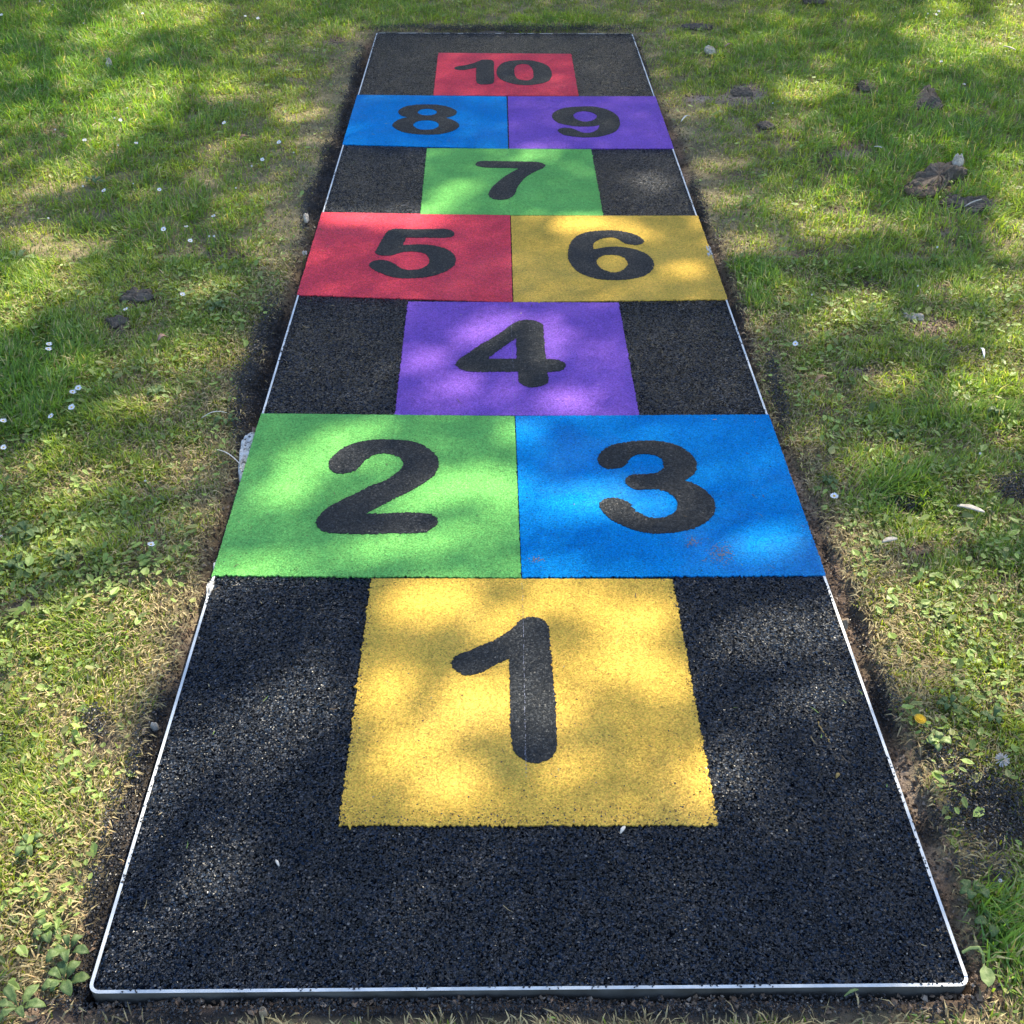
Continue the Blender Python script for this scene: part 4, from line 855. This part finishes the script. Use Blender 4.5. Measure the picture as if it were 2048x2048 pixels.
def flower(name, u, v, kind, r, up, label, cat, group=None, tilt=.35):
    x, y = at(u, v, .015); zg = hz(x, y)
    root = empty(name, (x, y, zg), 0); tag(root, label, cat, group)
    for part, me in (('petals', FP[kind][0]), ('flower_centre', FP[kind][1])):
        o = bpy.data.objects.new(part, me); C.objects.link(o); o.parent = root
        o.location = (0, 0, up); o.scale = (r, r, r); o.rotation_euler = (random.uniform(-tilt, tilt)+.25, random.uniform(-tilt, tilt), 0)
    o = bpy.data.objects.new('stem', STEM); C.objects.link(o); o.parent = root; o.location = (0, 0, up); o.scale = (up+.004,)*2+(up+.004,); o.rotation_euler = (0, 0, random.random()*6)
    return root
dz_px = [(4,34),(80,4),(106,11),(155,6),(286,31),(167,46),(491,37),(516,37),(228,234),(256,219),(241,241),(110,258),(273,289),(237,296),(170,284),(448,245),(558,285),(588,309),
 (525,322),(504,333),(167,377),(209,387),(269,378),(319,381),(472,377),(100,447),(428,438),(328,463),(373,457),(382,490),(419,477),(431,485),(366,593),(254,630),(100,695),
 (99,705),(157,778),(146,786),(144,817),(102,833),(8,847),(7,894),(6,1083),(304,1097),(292,966),
 (1708,38),(1790,33),(1827,30),(1854,33),(1878,21),(1872,31),(1545,210),(1929,165),(1882,124),(1621,602),(1874,499),(1590,691),(1833,581),(1957,918),(1994,1773)]
rows = [(-9,.71,'black apron and yellow 1'),(.71,1.19,'green 2' ),(1.19,1.69,'purple 4 row'),(1.69,2.17,'red 5'),(2.17,2.68,'green 7 row'),(2.68,3.17,'blue 8'),(3.17,3.66,'red 10'),(3.66,4.1,'far end of the court'),(4.1,99,'grass beyond the far end')]
rrows = ['yellow 1','blue 3','purple 4 row','yellow 6','green 7 row','purple 9','red 10','far end of the court','grass beyond the far end']
ords = ['nearest','second nearest','third nearest','fourth nearest','fifth nearest','sixth nearest','seventh nearest','eighth nearest','ninth nearest','tenth nearest','eleventh nearest','twelfth nearest','thirteenth nearest']
bins = {}
for (u, v) in dz_px:
    x, y = at(u, v); side = 'left' if x < 0 else 'right'
    k = [i for i, r_i in enumerate(rows) if r_i[0]*S <= y < r_i[1]*S][0]
    bins.setdefault((side, k), []).append((abs(x), u, v))
bigset = {(102,833),(273,289),(319,381),(366,593),(100,695),(99,705),(157,778)}
for (side, k), L in bins.items():
    L.sort(); nm = rows[k][2] if side == 'left' else rrows[k]
    for i, (ax, u, v) in enumerate(L):
        where = ('in the %s-hand grass beyond the far end' % side) if k == 8 else ('in the lawn %s of the %s' % (side, nm))
        rank = 'lone white daisy ' if len(L) == 1 else 'daisy %s the court ' % ords[i]
        kd = 'daisy' if (u, v) in bigset or random.random() < .45 else 'bud'
        flower('daisy', u, v, kd, random.uniform(.0065, .0088) if kd == 'daisy' else random.uniform(.0045, .007), random.uniform(.035, .05),
               rank+where, 'daisy', 'white daisies scattered in the lawn')
flower('daisy', 1672, 976, 'daisy', .0095, .022, 'yellow-centred daisy close to the turf edge right of the blue 3', 'daisy', 'white daisies scattered in the lawn', .15)
flower('dandelion', 1841, 1435, 'dandelion', .0105, .028, 'small yellow dandelion in the lawn right of the yellow 1', 'dandelion', None, .1)
flower('clover_flower', 609, 503, 'clover', .009, .045, 'pale round clover head leaning over the turf edge left of the red 5', 'clover flower')
flower('clover_flower', 2009, 1509, 'clover', .013, .022, 'greyish fluffy clover head above the crumb pile at the right edge', 'clover flower')

# ------------------------------------------------------------------ broad-leaved weeds
def leaf_bm(bm, org, az, L, Wd, rise, droop, waves=0):
    rows = []; d_ = Vector((math.cos(az), math.sin(az), 0)); s_ = Vector((-math.sin(az), math.cos(az), 0)); seg = 9
    for i in range(seg+1):
        f = i/seg; w_ = Wd*(.10+.0*f if f < .22 else math.sin(PI*min(1, (f-.16)/.86))**.75)*(1+waves*math.sin(i*2.6))
        w_ = max(w_, Wd*.06) if i < seg else Wd*.03
        c0 = Vector(org)+d_*(L*f)+Vector((0, 0, rise*math.sin(f*PI*.75)-droop*f*f))
        rows.append([bm.verts.new(c0+s_*w_*t+Vector((0, 0, abs(t)*w_*.28+.0015*math.sin(i*1.9+t*2)))) for t in (-1, -.45, 0, .45, 1)])
    for a, b in zip(rows[:-1], rows[1:]):
        for j in range(4): bm.faces.new((a[j], b[j], b[j+1], a[j+1]))
def weed(u, v, n, L, Wd, label, m='broad', a0=0, a1=2*PI, seed=1, up=.012, waves=0.0):
    r = random.Random(seed); x, y = at(u, v, -.01); z = hz(x, y)+.004
    root = empty('broadleaf_weed', (x, y, z)); tag(root, label, 'weed', 'broad-leaved weeds')
    for i in range(n):
        bm = bmesh.new(); a = a0+(a1-a0)*(i+r.uniform(-.25, .25))/n; k = r.uniform(.7, 1.1)
        leaf_bm(bm, (0, 0, .002*i), a, L*k*.76, Wd*k*.60, up*r.uniform(.8, 1.9), .008*r.random(), waves)
        o = obj('leaf', bm_mesh('leaf', bm), M[m], root, True)
        sm = o.modifiers.new('thick', 'SOLIDIFY'); sm.thickness = .0005
weed(138, 1902, 6, .042, .012, 'broad-leaved weed by the crumb strip at the lower left, upper of the pair', seed=1)
weed(128, 1962, 7, .044, .013, 'broad-leaved weed at the lower left corner, lower of the pair', seed=2)
weed(95, 1860, 5, .032, .012, 'round-leaved weed left of the lower left pair', seed=3)
weed(60, 1690, 6, .040, .010, 'weed in sunlit grass by the left edge, level with the lower yellow 1', seed=4)
weed(40, 2020, 6, .05, .012, 'weed in the bottom left corner of the picture', seed=5, waves=.15)
weed(1943, 1790, 6, .034, .013, 'round-leaved weed just right of the soil strip at the lower right', seed=6)
weed(1985, 1850, 6, .038, .012, 'weed in long green grass at the lower right', seed=7)
weed(1897, 1415, 6, .030, .011, 'weed in the shaded patch right of the yellow 1', seed=8)
weed(1985, 1440, 5, .034, .012, 'weed near the right edge above the crumb pile', seed=9)
weed(1870, 1490, 7, .030, .012, 'pale sunlit weed amid crumbs right of the yellow 1', 'broad_pale', seed=10)
weed(55, 1070, 8, .045, .013, 'cluster of broad leaves by the left edge, level with the green 2', seed=11)
weed(40, 1130, 7, .045, .014, 'leafy weed just below the cluster by the left edge', seed=12)
weed(130, 1120, 6, .036, .013, 'weed with pale leaves left of the green 2, third from the left edge', seed=13)
weed(1790, 870, 7, .034, .010, 'weed in the lawn right of the blue 3 square', seed=14)
weed(1660, 960, 6, .030, .010, 'weed beside the yellow-centred daisy', seed=15)
weed(1990, 830, 7, .035, .011, 'weed near the right edge level with the blue 3', seed=16)
weed(35, 525, 5, .085, .018, 'large pale leaves by the left edge level with the red 5', 'broad_pale', seed=17)
weed(190, 365, 6, .06, .014, 'weed in shaded lawn left of the green 7 row', seed=18)
weed(310, 790, 6, .04, .012, 'grey-green weed left of the purple 4 row', seed=19)
weed(455, 850, 5, .045, .010, 'weed on the turf edge above the large mortar lump', seed=20)
weed(430, 620, 7, .05, .015, 'weed near the turf edge left of the purple 4 row', seed=21)
weed(262, 18, 4, .07, .02, 'bright broad leaf standing up at the upper left', 'broad_pale', seed=22)
# uprooted plantain: long pale stalk curving out of the turf and one spoon leaf on the soil
up = empty('uprooted_weed', (*at(1965, 1900), -.02)); tag(up, 'uprooted weed with curled pale stalk and spoon leaf at the lower right corner', 'weed')
bm = bmesh.new(); path = [(1926,1904,.028),(1940,1896,.032),(1958,1895,.034),(1966,1908,.030),(1967,1925,.012)]; prev = None
wp = [Vector((*at(u, v, z), z))-Vector(up.location) for u, v, z in path]
for i in range(17):
    f = i/16*(len(wp)-1); a = min(int(f), len(wp)-2); c0 = wp[a].lerp(wp[a+1], f-a); ring = [bm.verts.new(c0+Vector((math.cos(t)*.0022, math.sin(t)*.0022, math.sin(t*1.0)*.0012))) for t in (0, 1.26, 2.5, 3.8, 5.0)]
    if prev:
        for j in range(5): bm.faces.new((prev[j], prev[(j+1) % 5], ring[(j+1) % 5], ring[j]))
    prev = ring
obj('stalk', bm_mesh('stalk', bm), M['broad_pale'], up, True)
bm = bmesh.new(); leaf_bm(bm, wp[-1], math.radians(-97), .036, .0105, .002, .004); obj('leaf', bm_mesh('leaf', bm), M['broad_pale'], up, True)
